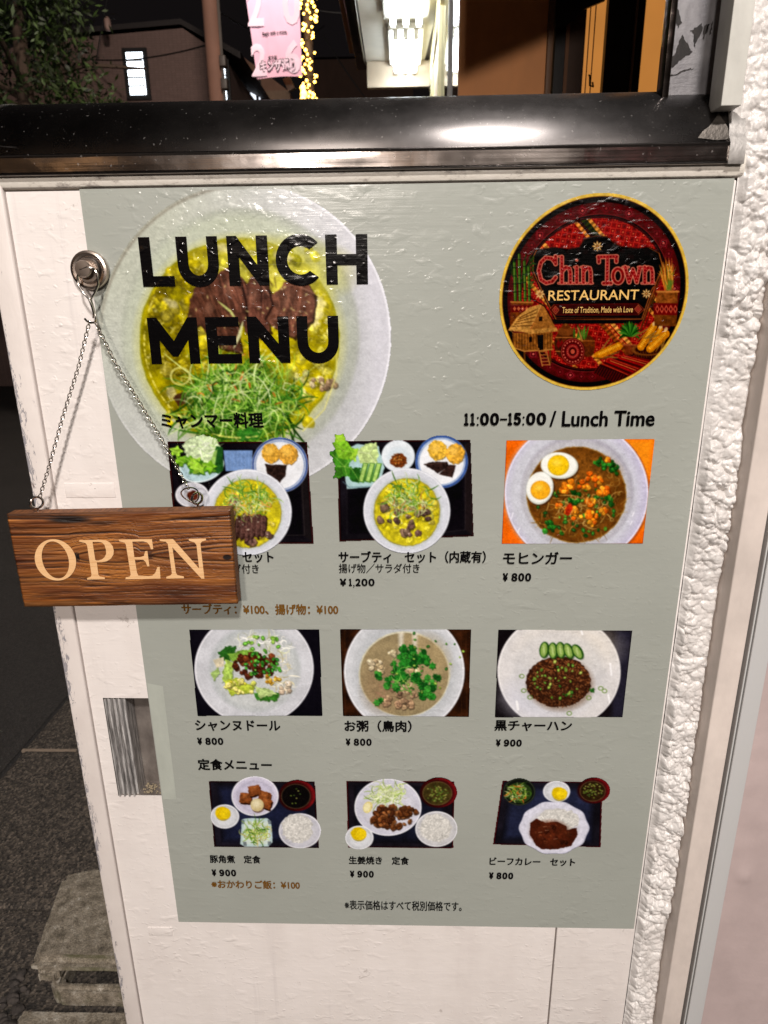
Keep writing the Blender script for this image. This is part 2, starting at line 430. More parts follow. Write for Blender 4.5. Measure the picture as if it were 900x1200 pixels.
def strands(sh, cx, cy, rx, ry, n, cols, ln, wd, seed, curl=.8, op=.95, ang=None, grow=False):
    g = np.random.default_rng(seed)
    for k in range(n):
        a = g.uniform(0, 6.283); r = math.sqrt(g.uniform()) ; x = cx + rx * r * math.cos(a); y = cy + ry * r * math.sin(a)
        th = g.uniform(0, 6.283) if ang is None else ang + g.normal() * .45
        kk = g.normal() * curl; l = ln * g.uniform(.5, 1.2); pts = []
        for i in range(6):
            pts.append((x, y)); x += math.cos(th) * l / 5; y += math.sin(th) * l / 5; th += kk / 5 * 2
        c = np.array(cols[g.integers(len(cols))], float) * g.uniform(.8, 1.12)
        sh.line(pts, wd * g.uniform(.6, 1.3), c, op, taper=True, grow=grow)
def chunks(sh, cx, cy, rx, ry, n, size, cols, seed, dark=.55, light=1.35, hl=True, grow=False, asp=.7):
    g = np.random.default_rng(seed)
    for k in range(n):
        a = g.uniform(0, 6.283); r = math.sqrt(g.uniform()); x = cx + rx * r * math.cos(a); y = cy + ry * r * math.sin(a)
        z = size * g.uniform(.55, 1.25); an = g.uniform(0, 3.14); c = np.array(cols[g.integers(len(cols))], float) * g.uniform(.82, 1.12)
        z2 = z * g.uniform(asp, 1)
        sh.ell(x + z * .18, y + z * .28, z, z2, c * dark, an, rough=z * .35, rs=z * .9 + .5, seed=k, op=.8, grow=grow)
        sh.ell(x, y, z * .9, z2 * .9, c, an, rough=z * .35, rs=z * .9 + .5, seed=k, tex=(.35, max(.8, z * .5), k), grow=grow)
        if hl: sh.ell(x - z * .25, y - z * .3, z * .35, z2 * .25, np.minimum(c * light + 18, 255), an, soft=1.2, rough=z * .2, rs=z * .5 + .4, seed=k + 7, op=.75, grow=grow)
def scallion(sh, cx, cy, rx, ry, n, r, seed, cols=((64, 116, 38), (104, 146, 56), (38, 86, 28))):
    g = np.random.default_rng(seed)
    for k in range(n):
        a = g.uniform(0, 6.283); q = math.sqrt(g.uniform()); x = cx + rx * q * math.cos(a); y = cy + ry * q * math.sin(a)
        rr = r * g.uniform(.6, 1.2); c = cols[g.integers(len(cols))]; an = g.uniform(0, 3)
        sh.ell(x + .5, y + .6, rr, rr * .8, (30, 25, 12), an, op=.5, grow=False)
        sh.ell(x, y, rr, rr * .75, c, an, grow=False, tex=(.3, 1.5, k))
        if g.uniform() < .6: sh.ell(x, y, rr * .45, rr * .3, np.minimum(np.array(c) * 1.5 + 30, 255), an, grow=False, op=.8)
def rice(sh, cx, cy, rx, ry, n, seed, c=(232, 230, 224)):
    g = np.random.default_rng(seed)
    sh.ell(cx, cy, rx, ry, np.array(c) * .86, rough=3, rs=5, seed=seed, tex=(.12, 3, seed), grow=False)
    for k in range(n):
        a = g.uniform(0, 6.283); q = math.sqrt(g.uniform()) * .98; x = cx + rx * q * math.cos(a); y = cy + ry * q * math.sin(a)
        an = g.uniform(0, 3.14); b = g.uniform(.80, 1.08)
        sh.line([(x, y), (x + 1.9 * math.cos(an), y + 1.9 * math.sin(an))], .9, np.minimum(np.array(c) * b, 250), .9, grow=False)
def leaf(sh, pts, c, vein=None, seed=1):
    sh.poly(pts, c, rough=1.6, rs=2.2, seed=seed, tex=(.35, 3, seed))
    if vein is not None:
        P = np.asarray(pts, float); m = P.mean(0)
        for p in P[::2]: sh.line([m, m * .15 + p * .85], .7, vein, .6)
def plate(sh, cx, cy, rx, ry, rim, well, wr=.72, ang=0, edge=(245, 246, 250), seed=1, clip=None, light=(-.5, -.6), grow=True):
    sh.ell(cx, cy, rx, ry, np.array(rim) * .84, ang, clip=clip, grow=grow)
    sh.ell(cx - light[0] * .4, cy - .4, rx * .985, ry * .985, rim, ang, tex=(.05, 16, seed), clip=clip, grow=False)
    sh.ring(cx, cy, rx * .982, ry * .982, 1.3, edge, ang, .75, clip=clip)
    sh.ell(cx, cy, rx * wr, ry * wr, np.array(well) * .93, ang, blur=rx * .06, clip=clip, grow=False)
    sh.ell(cx + rx * .04, cy + ry * .05, rx * wr * .9, ry * wr * .9, well, ang, blur=rx * .16, clip=clip, grow=False)
def tray(sh, q, rim=(66, 26, 26), floor=(15, 13, 17), sheen=None):
    P = np.array(q, float); c = P.mean(0)
    sh.poly(P, rim); 
    sh.poly(c + (P - c) * .978, np.array(floor) * .55)
    sh.poly(c + (P - c) * .965, np.array(floor) * 1.5, tex=(.4, 20, 3))
    sh.poly(c + (P - c) * .86, floor, tex=(.3, 25, 5), soft=2)
    if sheen is not None: sh.poly(c + (P - c) * .80, sheen, soft=9, tex=(.35, 18, 9), op=.75)
Z = lambda x0, y0, k: (lambda *p: [(x0 + p[i] / k, y0 + p[i + 1] / k) for i in range(0, len(p), 2)])

YP = -.0013
def fried(sh, x, y, r, seed, c=(208, 158, 58)):
    sh.ell(x + .8, y + 1.2, r, r * 1.05, np.array(c) * .5, rough=1.5, rs=3, seed=seed, op=.8, grow=False)
    sh.ell(x, y, r, r * 1.1, c, rough=1.6, rs=3, seed=seed, tex=(.4, 2.2, seed), grow=False)
    sh.ell(x - 2, y - 3, r * .5, r * .45, (236, 196, 96), soft=4, rough=1.5, rs=2, seed=seed + 1, op=.6, grow=False)

def dish_set_meat(parent):
    sh = Sheet(190, 502, 374, 655, YP)
    tray(sh, [(196, 517.5), (360, 518), (367.5, 637), (206, 637)])
    sh.poly([(350, 528), (358, 520), (365, 634), (356, 628)], (30, 25, 27))
    sh.line([(352, 528), (357, 627), (300, 628)], .8, (70, 62, 62), .6)
    z = Z(180, 480, 4.09)
    sh.poly(z(335, 195, 475, 195, 470, 292, 345, 295), (112, 142, 190), tex=(.12, 4, 4))
    for k in range(7): sh.line(z(350 + k * 18, 200, 352 + k * 17, 288), .8, (140, 168, 210), .5)
    # dish of raw vegetables
    sh.ell(236, 547, 27, 18, (176, 205, 212), -.25, tex=(.08, 6, 2)); sh.ring(236, 547, 26, 17, 1.2, (225, 238, 240), -.25)
    leaf(sh, z(140, 170, 170, 135, 240, 120, 300, 140, 320, 185, 300, 250, 230, 270, 160, 240), (196, 214, 170), (230, 238, 214), 3)
    strands(sh, 243, 524, 12, 10, 26, ((222, 232, 206), (170, 200, 130), (238, 242, 226)), 12, 1.2, 5, .4)
    sh.poly(z(300, 175, 332, 180, 335, 290, 310, 308, 270, 290), (36, 84, 34), tex=(.25, 3, 3)); sh.poly(z(290, 200, 306, 190, 290, 290, 262, 285), (150, 190, 96), tex=(.2, 3, 4))
    g = np.random.default_rng(3)
    for k in range(11):
        x, y = g.uniform(201, 246), 0; x = g.uniform(201, 248); y = 522 + (x - 200) * .55 + g.uniform(-4, 15); r = g.uniform(5, 9)
        pts = [(x + r * (1 + .35 * math.sin(5 * a + k)) * math.cos(a), y + r * .8 * (1 + .35 * math.sin(5 * a + k)) * math.sin(a)) for a in np.linspace(0, 6.28, 15)[:-1]]
        c = ((122, 178, 42), (96, 156, 34), (150, 198, 60), (70, 128, 30))[k % 4]
        sh.poly([(a + .7, b + 1.2) for a, b in pts], (40, 74, 20), op=.7, grow=True); sh.poly(pts, c, tex=(.35, 3, k)); sh.line([(x - r, y - 2), (x + r * .5, y + 2)], .8, (190, 222, 110), .7)
    # plate of fritters
    sh.ell(328, 545, 33, 32.5, (204, 210, 220)); sh.ring(328, 545, 31.5, 31, 2.2, (52, 78, 140), op=.9); sh.ring(328, 545, 28.8, 28.3, 1.0, (90, 116, 170), op=.8)
    sh.ell(328, 546, 27.5, 27, (226, 229, 234), tex=(.05, 9, 2), grow=False)
    fried(sh, 317, 531, 10.5, 4); fried(sh, 337.5, 532.5, 11, 6, (214, 160, 62))
    sh.poly(z(535, 262, 640, 265, 630, 320, 605, 348, 545, 310), (46, 32, 28), rough=1, tex=(.5, 2.5, 3)); sh.line(z(590, 265, 565, 310), .8, (100, 76, 64), .6)
    # sauce saucer, bowl
    sh.ell(225, 580, 19.5, 15, (196, 198, 206)); sh.ring(225, 580, 18.5, 14, 1, (232, 233, 238)); sh.ell(226, 581, 6.5, 6, (92, 38, 20), rough=1.5, tex=(.4, 2, 2), grow=False)
    bowl_noodle(sh, 290, 600.5, 52, 50.5, meat=True)
    sh.build('dish_picture', parent, 'printed set meal picture partly hidden behind the wooden board')

def bowl_noodle(sh, cx, cy, rx, ry, meat, seed=11):
    sh.ell(cx, cy, rx, ry, (182, 187, 198)); sh.ell(cx - .6, cy - .8, rx * .985, ry * .985, (206, 210, 219), tex=(.05, 12, seed), grow=False)
    sh.ring(cx, cy, rx * .975, ry * .975, 1.2, (238, 240, 246), op=.8)
    sh.ell(cx, cy + 1, rx * .80, ry * .84, (184, 192, 190), blur=3, grow=False)
    sh.ell(cx, cy + 1.5, rx * .765, ry * .80, (160, 150, 62), rough=.8, grow=False); sh.ell(cx, cy + 1.5, rx * .74, ry * .78, (196, 184, 34), tex=(.25, 5, seed), grow=False, rough=.8)
    chunks(sh, cx, cy, rx * .66, ry * .68, 90, 3.6, ((214, 200, 30), (226, 214, 60), (190, 176, 26), (206, 190, 70)), seed, .75, 1.15)
    chunks(sh, cx, cy + ry * .2, rx * .64, ry * .5, 9 if meat else 26, 5, ((122, 92, 80), (96, 72, 66), (134, 108, 88)), seed + 1)
    if meat:
        for k in range(6):
            x = cx - 12 + k * 6
            sh.ell(x + 1, cy + 19 - abs(k - 2), 4.3, 17 - abs(k - 2.5), (44, 28, 26), .12, rough=1.2, grow=False)
            sh.ell(x, cy + 18 - abs(k - 2), 3.6, 16 - abs(k - 2.5), (88, 60, 54), .12, rough=1.2, tex=(.5, 1.8, k), grow=False)
            sh.line([(x - 1, cy + 6), (x - 1.5, cy + 28)], .9, (134, 100, 90), .6, grow=False)
    gx, gy = (cx, cy - ry * .32)
    strands(sh, gx, gy, rx * .5, ry * .36, 120, ((96, 150, 50), (130, 176, 66), (170, 204, 110), (74, 124, 40), (198, 214, 150)), 16, 1.2, seed + 2)
    strands(sh, gx + 2, gy + 10, rx * .42, ry * .2, 40, ((214, 220, 178), (186, 196, 130), (222, 150, 80), (160, 180, 90)), 16, .9, seed + 3, 1.6)
    g = np.random.default_rng(seed + 5)
    for k in range(22): sh.ell(cx + g.uniform(-.6, .6) * rx, cy + g.uniform(-.6, .7) * ry, .9, .6, (250, 248, 220), g.uniform(0, 3), op=.7, grow=False)

def dish_set_offal(parent):
    sh = Sheet(383, 503, 560, 655, YP)
    z = Z(370, 480, 4.09)
    tray(sh, z(103, 150, 742, 145, 757, 607, 112, 632))
    sh.poly(z(712, 170, 740, 150, 753, 604, 715, 575), (34, 26, 28)); sh.line(z(150, 190, 150, 600), .8, (40, 36, 40), .6); sh.line(z(718, 170, 716, 576, 600, 590), .8, (58, 50, 54), .6)
    sh.poly(z(120, 200, 200, 165, 300, 175, 330, 280, 300, 370, 150, 380), (172, 204, 206), tex=(.06, 6, 1), rough=.6); sh.line(z(130, 345, 160, 372, 290, 368), 1.4, (90, 120, 130), .6)
    leaf(sh, z(195, 200, 240, 165, 290, 160, 302, 220, 290, 262, 210, 255), (190, 212, 140), (226, 236, 196), 8)
    for k, x in enumerate((212, 244, 276)):
        sh.poly(z(x + 15, 255, x + 42, 258, x + 20, 352, x - 12, 345), (72, 122, 46)); sh.poly(z(x + 18, 258, x + 36, 260, x + 12, 345, x - 4, 342), (170, 206, 110), tex=(.15, 3, k))
    for k, (pp, c) in enumerate(((z(90, 120, 130, 115, 160, 170, 205, 190, 190, 250, 140, 235, 95, 190), (150, 196, 56)), (z(65, 200, 110, 185, 165, 240, 160, 275, 210, 290, 205, 352, 150, 320, 85, 328, 95, 270), (66, 130, 36)), (z(85, 160, 150, 150, 185, 205, 150, 240, 105, 230), (120, 176, 44)), (z(165, 275, 215, 280, 212, 350, 168, 340), (42, 98, 30)))):
        sh.poly(pp, c, rough=2.4, rs=3, seed=k + 3, tex=(.35, 3.5, k)); P = np.array(pp); m = P.mean(0)
        for p in P[::2]: sh.line([m, m * .2 + p * .8], .7, (190, 222, 110), .55)
    sh.ell(466.6, 534.5, 19.6, 18.8, (196, 208, 216)); sh.ell(466.3, 534, 18.8, 18, (222, 230, 236), tex=(.04, 8, 2)); sh.ell(467, 536, 14, 12, (206, 218, 226), blur=4)
    sh.ell(467.2, 539.8, 9.8, 8.4, (112, 58, 22), rough=1.6, rs=3, tex=(.5, 1.7, 3)); scallion(sh, 467, 539, 7, 6, 26, 1.0, 5, ((170, 96, 36), (92, 40, 14), (196, 130, 60)))
    sh.ell(517.5, 541, 30.8, 31, (206, 214, 224)); sh.ring(517.5, 541, 29.3, 29.5, 3.0, (50, 82, 150), op=.92); sh.ring(517.5, 541, 26.6, 26.8, .9, (110, 140, 190), op=.8)
    sh.ell(517.5, 541.5, 25.6, 25.8, (228, 231, 236), tex=(.05, 9, 2))
    fried(sh, 512.5, 528, 10.8, 14, (216, 172, 60)); fried(sh, 533.5, 531.5, 10.8, 16, (212, 160, 56))
    sh.poly(z(515, 262, 560, 250, 630, 252, 640, 272, 585, 305), (44, 30, 27), rough=.8, tex=(.5, 2, 1)); sh.poly(z(590, 310, 640, 265, 672, 268, 655, 326), (54, 36, 32), rough=.8, tex=(.5, 2, 4)); sh.line(z(525, 264, 620, 256), .8, (96, 72, 62), .7)
    bowl_noodle(sh, 476.8, 598.6, 51, 50, meat=False, seed=31)
    sh.build('dish_picture', parent)

def rect_clip(q):
    """inside test of a four-cornered photo print"""
    P = np.array(q, float)
    def f(U, V):
        m = np.ones(np.shape(U))
        for (x0, y0), (x1, y1) in zip(P, np.roll(P, -1, 0)):
            m = m * np.clip(.5 + ((x1 - x0) * (V - y0) - (y1 - y0) * (U - x0)) / math.hypot(x1 - x0, y1 - y0) / .8, 0, 1)
        return m
    return f

def dish_curry_noodle(parent):
    q = [(593.3, 516), (767, 514.5), (753.5, 637), (588, 637.5)]
    sh = Sheet(584, 511, 771, 641, YP); z = Z(570, 480, 4.09); cl = rect_clip(q)
    sh.poly(q, (232, 104, 14), tex=(.08, 30, 2)); sh.poly([(730, 514), (767, 514), (755, 620), (740, 600)], (236, 140, 26), soft=12, grow=False)
    e = dict(clip=cl, grow=False)
    cx, cy = 675.6, 577.8
    sh.ell(cx + 1, cy + 1, 85.5, 84.5, (150, 70, 20), op=.6, **e)
    sh.ell(cx, cy, 84.4, 83.4, (190, 186, 210), **e); sh.ell(cx - 4, cy, 78, 79, (196, 198, 208), blur=14, **e); sh.ring(cx, cy, 83.2, 82.2, 1.6, (232, 228, 246), op=.8, clip=cl)
    sh.ell(cx + 1, cy - 1, 66, 66, (168, 166, 178), blur=3, **e); sh.ell(cx - 1, cy + 1, 63.5, 63.5, (184, 184, 190), blur=5, **e)
    sx, sy = z(432, 408)[0]
    sh.ell(sx, sy, 58.6, 56.6, (148, 112, 48), rough=.8, **e); sh.ell(sx, sy, 57.2, 55.4, (104, 62, 18), tex=(.35, 7, 4), rough=.8, **e)
    sh.ell(sx + 4, sy - 26, 42, 22, (122, 76, 26), tex=(.4, 2.5, 8), soft=12, op=.8, **e)
    strands(sh, sx - 6, sy + 22, 42, 28, 150, ((168, 128, 58), (196, 160, 86), (134, 94, 34), (86, 54, 14)), 20, 1.0, 21, 1.8, .75)
    strands(sh, sx + 40, sy + 2, 14, 32, 40, ((168, 128, 58), (196, 160, 86), (134, 94, 34)), 16, 1.0, 22, 1.8, .7)
    scallion(sh, sx, sy + 18, 48, 32, 60, 2.6, 7, ((40, 96, 28), (26, 70, 22), (84, 140, 40)))
    for (a, b, n, r) in ((600, 275, 16, 12), (540, 255, 7, 7), (415, 425, 14, 11), (590, 440, 8, 9), (300, 560, 10, 9)):
        x, y = z(a, b)[0]; chunks(sh, x, y, r * .8, r * .75, n, 3.0, ((30, 98, 26), (48, 128, 38), (22, 74, 22)), a)
    x, y = z(480, 400)[0]
    for (a, b, r) in ((400, 360, 8), (375, 385, 6), (470, 360, 8), (510, 320, 8), (535, 345, 7), (555, 390, 8), (500, 450, 8), (430, 500, 9), (395, 480, 7), (505, 500, 8), (560, 485, 6), (345, 465, 5), (505, 540, 6), (580, 240, 4)):
        x, y = z(a, b)[0]; chunks(sh, x, y, r * .75, r * .65, 7, r * .5, ((232, 128, 22), (216, 96, 16), (244, 160, 40), (226, 112, 18)), a + b, .5, 1.25)
    x, y = z(395, 480)[0]; sh.ell(x, y, 3.5, 8, (176, 44, 16), .3, rough=1, tex=(.3, 2, 1), **e)
    strands(sh, sx + 6, sy + 4, 34, 34, 26, ((214, 170, 90), (236, 196, 120)), 14, .8, 23, 1.6, .8)
    for (a, b, rx, ry, an, yx, yy, yr, yc) in ((350, 268, 22, 15.6, .08, 345, 267, 12.6, (234, 192, 22)), (256, 376, 15.8, 19.4, .25, 259, 386, 11.6, (236, 170, 32))):
        x, y = z(a, b)[0]
        sh.ell(x + 1.5, y + 2, rx, ry, (60, 34, 12), an, op=.7, **e); sh.ell(x, y, rx, ry, (206, 212, 204), an, **e); sh.ell(x - .5, y - .8, rx * .93, ry * .92, (236, 238, 232), an, **e)
        x, y = z(yx, yy)[0]; sh.ell(x, y, yr, yr * .96, np.array(yc) * .85, **e); sh.ell(x - .3, y - .3, yr * .93, yr * .9, yc, tex=(.10, 2, 5), rough=.4, **e); sh.ell(x - 2, y - 3, yr * .4, yr * .3, (250, 222, 90), blur=4, op=.7, **e)
    for (a, b, l) in ((700, 510, 20), (690, 550, 14), (120, 520, 25), (150, 590, 20)):
        x, y = z(a, b)[0]; sh.line([(x, y), (x + 2, y - l / 4)], 1.2, (244, 244, 252), .8, grow=False)
    sh.a[:] = cl(sh.U, sh.V); sh.build('dish_picture', parent)

def dish_shan_noodle(parent):
    q = [(221.5, 738), (374, 737.5), (378, 838.8), (231.5, 839)]
    sh = Sheet(218, 734, 382, 843, YP); z = Z(200, 700, 4.5); cl = rect_clip(q); e = dict(clip=cl, grow=False)
    sh.poly(q, (18, 16, 24), tex=(.25, 30, 2)); cx, cy = z(440, 376)[0]
    sh.ell(cx, cy, 70, 66, (178, 180, 188), **e); sh.ell(cx - 1, cy - 1, 68.6, 64.8, (202, 204, 210), tex=(.05, 14, 2), **e); sh.ring(cx, cy, 68.6, 64.6, 1.5, (234, 234, 240), op=.8, clip=cl)
    sh.ell(cx + 1, cy, 53, 50, (178, 184, 186), blur=5, **e); sh.ell(cx + 2, cy + 2, 49, 46, (196, 200, 200), blur=8, **e)
    x, y = z(470, 300)[0]
    strands(sh, x + 4, y - 8, 30, 15, 90, ((222, 224, 214), (238, 238, 232), (196, 200, 186), (210, 214, 170)), 16, 1.3, 41, 1.2)
    strands(sh, x + 22, y + 22, 18, 18, 50, ((226, 222, 204), (238, 236, 226), (204, 196, 160)), 14, 1.3, 42, 1.2)
    for k, (pp, c) in enumerate(((z(250, 290, 300, 255, 345, 262, 330, 330, 270, 335), (44, 98, 34)), (z(300, 300, 420, 270, 470, 300, 400, 340, 320, 340), (126, 168, 66)), (z(290, 330, 335, 345, 320, 440, 270, 445), (166, 196, 92)), (z(210, 400, 250, 370, 262, 400, 225, 440), (160, 188, 110)), (z(280, 440, 340, 425, 440, 470, 430, 500, 320, 515, 285, 480), (176, 192, 64)), (z(430, 500, 570, 505, 560, 545, 450, 545), (60, 118, 40)), (z(440, 470, 540, 490, 560, 510, 470, 530), (178, 200, 130)))):
        sh.poly([(a + .8, b + 1) for a, b in pp], (60, 80, 40), op=.5, rough=2, rs=3, seed=k, grow=False); sh.poly(pp, c, rough=2.2, rs=3, seed=k, tex=(.3, 3, k), grow=False)
        P = np.array(pp); m = P.mean(0); sh.line([P[0], m, P[2]], .8, np.minimum(np.array(c) * 1.3, 255), .6, grow=False)
    chunks(sh, *z(370, 470)[0], 18, 9, 26, 3, ((206, 196, 60), (190, 196, 86), (222, 214, 120)), 43); chunks(sh, *z(600, 470)[0], 8, 8, 8, 3.6, ((196, 176, 152), (214, 200, 176)), 44)
    sh.poly(z(225, 330, 280, 315, 282, 365, 240, 370), (206, 196, 168), rough=1, tex=(.15, 3, 3), grow=False)
    x, y = z(445, 352)[0]
    chunks(sh, x, y, 24, 15, 70, 3.4, ((104, 50, 26), (84, 38, 20), (122, 64, 34), (70, 32, 18)), 45)
    chunks(sh, *z(540, 430)[0], 9, 6, 14, 2.2, ((206, 150, 40), (226, 186, 80)), 48)
    scallion(sh, x + 10, y, 22, 16, 46, 2.3, 46, ((56, 130, 40), (92, 166, 56), (36, 96, 30))); scallion(sh, x + 4, y - 24, 26, 9, 14, 2.6, 47, ((90, 150, 50), (130, 180, 70)))
    sh.a[:] = cl(sh.U, sh.V); sh.build('dish_picture', parent)

def dish_congee(parent):
    q = [(398.5, 737.5), (552, 737.5), (549.5, 840), (402, 839)]
    sh = Sheet(395, 734, 556, 843, YP); z = Z(380, 700, 4.5); cl = rect_clip(q); e = dict(clip=cl, grow=False)
    sh.poly(q, (52, 28, 14), tex=(.5, 12, 2))
    for x in (404, 418, 540, 546): sh.line([(x, 736), (x + 1, 842)], .8, (84, 52, 30), .5, grow=False)
    cx, cy = z(422, 392)[0]
    sh.ell(cx, cy, 70.8, 71, (182, 186, 194), **e); sh.ell(cx - .5, cy - .5, 69.6, 69.8, (204, 207, 212), tex=(.04, 14, 2), **e); sh.ring(cx, cy, 69.4, 69.4, 1.6, (236, 237, 242), op=.85, clip=cl)
    sh.ell(cx + 1, cy, 60, 60, (188, 192, 196), blur=9, **e)
    x, y = z(422, 404)[0]
    sh.ell(x, y, 53.5, 50, (204, 200, 176), rough=.5, **e); sh.ell(x, y + .5, 51.8, 48.5, (154, 138, 104), tex=(.12, 9, 2), **e); sh.ell(x + 24, y - 12, 26, 30, (172, 152, 112), blur=18, op=.7, **e); sh.ell(x - 25, y + 16, 22, 26, (146, 122, 92), blur=18, op=.6, **e)
    for a in (405, 478): sh.poly(z(a - 14, 185, a + 14, 185, a + 8, 290, a - 8, 300), (226, 222, 208), soft=4, op=.8, grow=False)
    chunks(sh, *z(275, 370)[0], 9, 9, 14, 4.2, ((206, 186, 144), (190, 166, 128), (222, 204, 168)), 51); chunks(sh, *z(480, 380)[0], 8, 7, 8, 4, ((206, 186, 144), (190, 160, 120)), 52); chunks(sh, *z(355, 300)[0], 4, 3, 4, 3.4, ((214, 200, 160),), 53)
    chunks(sh, *z(395, 530)[0], 20, 11, 26, 4.6, ((166, 136, 106), (188, 158, 122), (146, 116, 92)), 54); strands(sh, *z(380, 500)[0], 18, 12, 16, ((206, 180, 146), (150, 120, 94)), 12, 2.0, 55)
    g = np.random.default_rng(56)
    for (a, b, R, n) in ((445, 320, 14, 20), (500, 320, 12, 16), (390, 370, 9, 10), (430, 290, 10, 9), (360, 450, 10, 10), (540, 450, 12, 14), (535, 500, 11, 14), (490, 420, 8, 8), (590, 425, 4, 4), (410, 420, 8, 8), (285, 550, 5, 4), (280, 410, 5, 5), (545, 340, 7, 7)):
        x0, y0 = z(a, b)[0]
        for k in range(n):
            x = x0 + g.uniform(-1, 1) * R * .8; y = y0 + g.uniform(-1, 1) * R * .7; r = g.uniform(2.2, 4.4); ph = g.uniform(0, 6)
            pts = [(x + r * (1 + .3 * math.sin(6 * t_ + ph)) * math.cos(t_), y + r * (1 + .3 * math.sin(6 * t_ + ph)) * math.sin(t_)) for t_ in np.linspace(0, 6.28, 13)[:-1]]
            c = ((30, 108, 34), (46, 134, 44), (22, 84, 28), (66, 150, 56))[g.integers(4)]; sh.poly([(p + .5, q_ + .8) for p, q_ in pts], (16, 52, 16), op=.6, grow=False); sh.poly(pts, c, tex=(.3, 2, k), grow=False)
    strands(sh, *z(410, 420)[0], 12, 12, 14, ((70, 150, 50), (120, 180, 80)), 16, 1.1, 57)
    scallion(sh, x, y - 4, 46, 40, 30, 1.8, 58, ((66, 120, 40), (40, 92, 34), (120, 150, 60)))
    sh.a[:] = cl(sh.U, sh.V); sh.build('dish_picture', parent)

def dish_black_rice(parent):
    q = [(584, 738), (741, 739), (729.5, 840.5), (580, 840.5)]
    sh = Sheet(576, 734, 745, 844, YP); z = Z(560, 700, 4.5); cl = rect_clip(q); e = dict(clip=cl, grow=False)
    sh.poly(q, (22, 17, 20), tex=(.3, 24, 2)); sh.poly([(722, 738), (741, 738), (733, 842), (716, 842)], (40, 38, 52), soft=8, grow=False)
    cx, cy = z(428, 392)[0]
    sh.ell(cx, cy, 72.4, 67.5, (180, 178, 180), **e); sh.ell(cx - .8, cy - .8, 71, 66.3, (214, 212, 212), tex=(.05, 12, 3), **e); sh.ring(cx, cy, 70.8, 66, 1.4, (240, 238, 238), op=.8, clip=cl)
    sh.ell(cx + 12, cy - 28, 50, 26, (226, 218, 204), blur=24, op=.7, **e); sh.ell(cx - 20, cy + 30, 40, 24, (206, 208, 222), blur=24, op=.8, **e)
    sh.ell(cx, cy + 1, 54, 50, (204, 204, 206), blur=10, op=.6, **e)
    for (a, b, l, w) in ((698, 380, 60, 2), (688, 535, 40, 2), (205, 570, 40, 3), (545, 185, 20, 2)): x, y = z(a, b)[0]; sh.line([(x, y - l / 9), (x + 1.5, y + l / 9)], w, (248, 248, 250), .85, grow=False)
    x, y = z(426, 446)[0]
    sh.ell(x + 2, y + 3, 39, 31, (140, 120, 104), blur=5, op=.7, **e)
    sh.ell(x, y, 38.2, 29.6, (58, 32, 18), rough=1.5, rs=4, **e)
    g = np.random.default_rng(61)
    for k in range(900):
        a = g.uniform(0, 6.283); r = math.sqrt(g.uniform()) * .98; px = x + 38 * r * math.cos(a); py = y + 29.4 * r * math.sin(a); an = g.uniform(0, 3.14)
        c = np.array(((92, 52, 28), (70, 38, 20), (112, 68, 38), (48, 26, 16), (130, 84, 50))[g.integers(5)], float) * (1.12 - .25 * (py - y) / 30)
        sh.line([(px, py), (px + 2 * math.cos(an), py + 1.7 * math.sin(an))], 1.0, c, .9, grow=False)
    for k, (a, b, an) in enumerate(((350, 277, .1), (396, 281, -.06), (437, 278, -.12), (479, 283, -.38), (526, 287, -.55))):
        px, py = z(a, b)[0]
        sh.ell(px + 1, py + 1, 5.4, 9.6, (40, 60, 24), an, op=.6, **e); sh.ell(px, py, 5.8, 9.6, (38, 82, 26), an, **e); sh.ell(px - .5, py, 4.1, 8.2, (124, 156, 70), an, tex=(.15, 2, k), **e); sh.ell(px - .5, py, 2.2, 6, (160, 186, 106), an, blur=2, **e)
        for i in range(5): sh.ell(px + .3 * i - 1, py - 4 + 2 * i, .5, .8, (206, 226, 160), an, op=.8, **e)
    scallion(sh, x, y - 2, 30, 22, 40, 2.0, 62, ((84, 122, 42), (112, 142, 54), (50, 92, 30), (140, 160, 72)))
    for (a, b) in ((232, 416), (242, 492), (648, 480), (668, 494), (585, 530), (482, 612), (275, 527)): px, py = z(a, b)[0]; sh.ring(px, py, 2.6, 2.2, 1.1, (110, 140, 70), op=.85)
    chunks(sh, *z(605, 490)[0], 3, 2, 4, 2, ((46, 110, 36),), 63)
    sh.a[:] = cl(sh.U, sh.V); sh.build('dish_picture', parent)

def soup(sh, cx, cy, rx, ry, liquid, seed, herbs):
    sh.ell(cx, cy, rx, ry, (64, 12, 14)); sh.ell(cx + 1.2, cy, rx * .95, ry * .95, (118, 22, 26), tex=(.15, 6, seed)); sh.ell(cx - 2, cy + 1, rx * .9, ry * .9, (44, 12, 12), blur=3)
    sh.ell(cx - 1.5, cy + 1, rx * .80, ry * .78, liquid, tex=(.25, 4, seed)); sh.ring(cx - 1.5, cy + 1, rx * .79, ry * .77, .9, (150, 120, 80), op=.45)
    g = np.random.default_rng(seed)
    for k in range(herbs):
        a = g.uniform(0, 6.28); r = math.sqrt(g.uniform()) * .6; sh.ell(cx - 1.5 + rx * r * math.cos(a), cy + 1 + ry * r * math.sin(a), 1.0, .8, ((110, 130, 50), (70, 96, 40), (150, 150, 80))[k % 3], op=.9)
def pickles(sh, cx, cy, rx, ry, px, py, seed):
    plate(sh, cx, cy, rx, ry, (200, 203, 208), (214, 217, 222), .8, seed=seed)
    sh.ell(px + .8, py + 1.4, 8.6, 7.8, (150, 130, 40), op=.7); sh.ell(px, py, 8.6, 7.6, (222, 190, 10), rough=.8, tex=(.08, 4, seed)); sh.ell(px + 3, py + .5, 6.6, 6.6, (236, 206, 24), rough=.6, tex=(.08, 3, seed)); sh.ring(px + 3, py + .5, 6.2, 6.2, .8, (206, 172, 10), op=.6)

